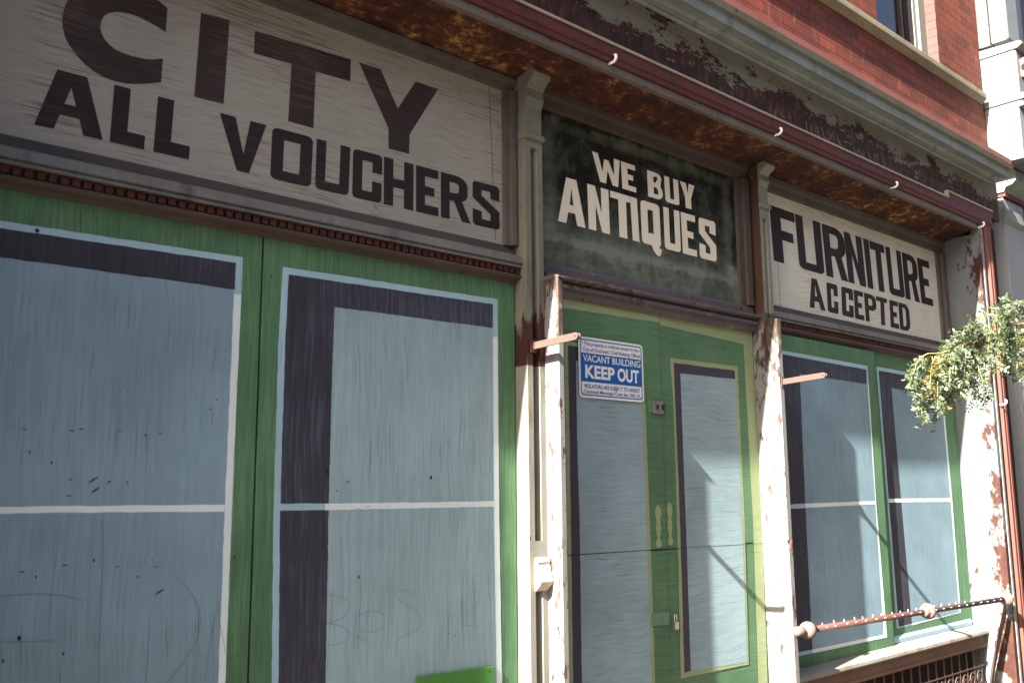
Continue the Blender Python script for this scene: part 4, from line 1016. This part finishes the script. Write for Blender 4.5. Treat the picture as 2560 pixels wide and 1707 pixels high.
# lower grey pilaster beside the rusty board
lp0 = P(2532, 800, -.205)[0]
MB().box(lp0, lp0+.42, -.215, .3, 0, 3.86).build('pilaster', M['iron_grey'], NB, bevel=.004)
zc1 = P(2508, 520, -.23)[1]; zc0 = P(2510, 545, -.23)[1]
MB().prism_x([(-.216, zc0-.03), (-.235, zc0-.01), (-.245, zc0+.0), (-.245, zc1), (-.23, zc1+.012), (-.216, zc1+.016)], lp0-.02, lp0+.46).build('pilaster_band', M['cornice'], NB)
zk = P(2530, 445, -.30)[1]
MB().prism_x([(.1, zk-.10), (-.23, zk-.10), (-.25, zk-.06), (-.30, zk-.05), (-.33, zk-.02), (-.33, zk+.06), (-.2, zk+.09), (.1, zk+.09)], lp0-.01, 8.42).build('impost', M['cornice'], NB)
MB().box(lp0+.004, 8.4, -.235, .1, zk-.135, zk-.1005).build('impost_soffit', M['red'], NB)
# upper projecting pier whose left side stands in the sun
uf = -.47
MB().box(nx, 8.15, uf+.015, .3, zk+.091, 4.52).build('upper_pier', M['iron_white'], NB, bevel=.004)
MB().box(nx-.002, 8.17, uf-.02, .3, 4.5205, 4.565).build('pier_band', M['iron_white'], NB, bevel=.006)
MB().box(nx+.004, 8.14, uf+.002, .3, 4.5655, 4.575).build('pier_band_gap', M['iron_dark'], NB)
MB().box(nx-.008, 8.18, uf-.03, .3, 4.5755, 4.63).build('pier_band', M['iron_white'], NB, bevel=.008)
MB().prism_z([(nx, .3), (nx, uf+.01), (nx+.012, uf), (8.15, uf), (8.15, .3)], 4.6305, 5.0).build('capital', M['iron_white'], NB, bevel=.02)
MB().prism_x([(.3, 5.0005), (uf-.02, 5.0005), (uf-.06, 5.03), (uf-.04, 5.06), (.3, 5.10)], nx-.012, 8.25).build('capital_top', M['iron_white'], NB, bevel=.008)
# painted brick strip and white jamb above the capital
MB().box(nx, 7.95, -.285, .3, 5.1005, 8).build('brick_strip', M['brick_w'], NB)
MB().box(nx+.004, 8.0, -.42, -.2855, 5.1005, 8).build('jamb', M['iron_white'], NB, bevel=.03)
MB().box(7.95, 8.6, -.25, .3, 5.1005, 8).build('window_recess', M['iron_grey'], NB)
# scroll bracket on the front of the pier
sb = MB(); pts = []
for k in range(40):
    t = k/39
    z_ = 4.45-.55*t
    y_ = uf-.055-.045*math.cos(t*2*math.pi*1.0)-.01
    pts.append((7.86, y_, z_))
mbk = MB()
for x0_, x1_ in ((7.80, 7.93),):
    n_ = len(pts); vs = []
    for (xx, yy, zz_) in pts:
        vs += [(x0_, yy, zz_), (x1_, yy, zz_), (x1_, uf+.012, zz_), (x0_, uf+.012, zz_)]
    fs = []
    for i in range(n_-1):
        for a in range(4):
            b = (a+1) % 4; fs.append((4*i+a, 4*i+b, 4*i+4+b, 4*i+4+a))
    fs += [(0,1,2,3), (4*n_-4, 4*n_-3, 4*n_-2, 4*n_-1)]
    mbk.add(vs, fs)
brk = mbk.build('scroll_bracket', M['scroll'], NB, smooth=False)
vo_ = MB()
for zz_, r_ in ((4.40, .055), (3.96, .045)): vo_.tube([(7.79, uf-.07, zz_), (7.94, uf-.07, zz_)], r_, 20)
vo_.build('volute', M['scroll'], brk)
ro_ = MB(); ro_.tube([(7.775, uf-.035, 4.86), (7.86, uf-.035, 4.86)], .085, 24); rs = ro_.build('rosette', M['scroll'], NB, bevel=.01)
ro_ = MB(); ro_.tube([(7.772, uf-.035, 4.86), (7.776, uf-.035, 4.86)], .03, 16); ro_.build('rosette_hole', M['dark'], rs)

# ================================================================== ADDED ROW ACROSS THE STREET (unseen behind the camera, it closes off the low sky)
OB = thing('sky_block_row', (2, -16, 0), 'unseen dark brick row added behind the camera to block low sky light', 'building')
MB().box(-45, 50, -24, -15.6, -.14, 12.5).build('wall', M['brick_far'], OB)
MB().box(-45.3, 50.3, -24.3, -15.2, 12.501, 13.0).build('roof_cornice', M['trim_dark'], OB, bevel=.05)
# ================================================================== TREE WITH THE HANGING BRANCH
TR = thing('tree', (8.75, -1.95, 0), 'tree whose green and yellow leafy branch hangs in sun before the far pier', 'tree')
MB().tube([(8.75,-1.95,-.05),(8.74,-1.95,1.0),(8.70,-1.93,2.0),(8.66,-1.90,3.2),(8.70,-1.85,5.0)], [.17,.145,.135,.12,.08], 14).build('trunk', M['bark'], TR, smooth=True)
YT = -.72
def tp(px, py, y): return PV(px, py, y)
main = [Vector((8.68,-1.90,2.75)), Vector((8.2,-1.65,2.95)), Vector((7.4,-1.20,2.85)), tp(2640,800,-.85), tp(2540,812,YT), tp(2460,838,YT), tp(2400,868,YT), tp(2350,884,YT), tp(2320,884,YT), tp(2302,893,YT), tp(2288,915,YT)]
MB().tube(main, [.035,.028,.018,.011,.008,.006,.005,.0042,.0036,.003,.002], 8).build('branch', M['twig'], TR, smooth=True)
tw = [((2302,890),(2268,972)),((2312,887),(2288,1005)),((2306,895),(2278,955)),((2325,890),(2305,1050)),((2335,890),(2322,1020)),((2330,890),(2312,1012)),((2345,887),(2340,1052)),((2352,884),(2350,1005)),((2340,888),(2328,985)),((2360,880),(2345,1028)),
 ((2372,876),(2372,960)),((2382,872),(2388,1004)),((2378,875),(2398,988)),((2395,868),(2400,975)),((2405,862),(2410,930)),((2412,858),(2428,955)),((2425,850),(2436,1012)),((2432,846),(2446,985)),((2440,845),(2462,965)),((2452,840),(2470,1000)),((2445,842),(2455,930)),
 ((2420,855),(2355,868)),((2440,838),(2385,842)),((2450,825),(2405,830)),((2468,832),(2430,812)),((2480,822),(2445,795)),((2478,828),(2470,890)),
 ((2490,822),(2480,880)),((2498,815),(2490,920)),((2505,812),(2504,905)),((2512,808),(2516,930)),((2522,806),(2528,938)),((2535,806),(2542,930)),((2545,805),(2556,900)),((2500,812),(2468,780)),((2520,808),(2490,765)),((2535,805),(2500,752)),((2545,800),(2520,748)),((2555,798),(2555,752)),((2560,800),(2575,880)),((2570,800),(2565,950)),((2530,806),(2512,790)),((2515,812),(2478,800)),((2400,862),(2365,905)),((2385,870),(2360,930))]
twm = MB(); lv = MB()
def leaflet(p, d, nrm, L, mi):
    s_ = d.cross(nrm).normalized(); n2 = s_.cross(d).normalized(); wd_ = L*.23
    vs = [p, p+d*L*.35+s_*wd_+n2*L*.05, p+d*L*.75+s_*wd_*.75+n2*L*.04, p+d*L, p+d*L*.75-s_*wd_*.75+n2*L*.04, p+d*L*.35-s_*wd_+n2*L*.05, p+d*L*.5-n2*L*.03]
    lv.add(vs, [(0,1,6),(1,2,6),(2,3,6),(3,4,6),(4,5,6),(5,0,6)], mi)
rng = random.Random(11)
def rv(a): return Vector((rng.uniform(-a,a), rng.uniform(-a,a), rng.uniform(-a,a)))
for (a, b) in tw:
    y0_ = YT+rng.uniform(-.10,.10); y1_ = y0_+rng.uniform(-.12,.12)
    A_, B_ = tp(*a, YT), tp(*b, y1_)
    mid = (A_+B_)/2+Vector((rng.uniform(-.02,.02), rng.uniform(-.05,.05), .03))
    path = [((1-t)**2)*A_+2*t*(1-t)*mid+t*t*B_ for t in [i/8 for i in range(9)]]
    twm.tube(path, [.0022-.00015*i for i in range(9)], 5)
    L_ = (B_-A_).length; n_ = max(6, int(L_/.016))
    yel = rng.random() < .13
    for i in range(1, n_+1):
        t = i/n_; j = min(7, int(t*8)); p = path[j].lerp(path[j+1], t*8-j); tg = (path[j+1]-path[j]).normalized()
        # a short compound leaf on alternate sides
        rdir = (tg*.55+rv(.75)+Vector((0,0,-.35))).normalized(); rl = rng.uniform(.035,.075)
        side = rdir.cross(rv(1)).normalized(); nn = rdir.cross(side).normalized()
        k_n = rng.randint(3,5)
        for q in range(k_n):
            bp = p+rdir*rl*(q+.5)/k_n
            mi = 2 if (yel and rng.random() < .55) or rng.random() < .05 else (1 if rng.random() < .55 else 0)
            for sg in (-1, 1):
                d_ = (rdir*.45+side*sg+rv(.3)).normalized()
                leaflet(bp, d_, (nn+rv(.5)).normalized(), rng.uniform(.019,.030), mi)
twm.build('twigs', M['twig'], TR); lv.build('leaves', [M['leaf'], M['leaf2'], M['leaf3']], TR)
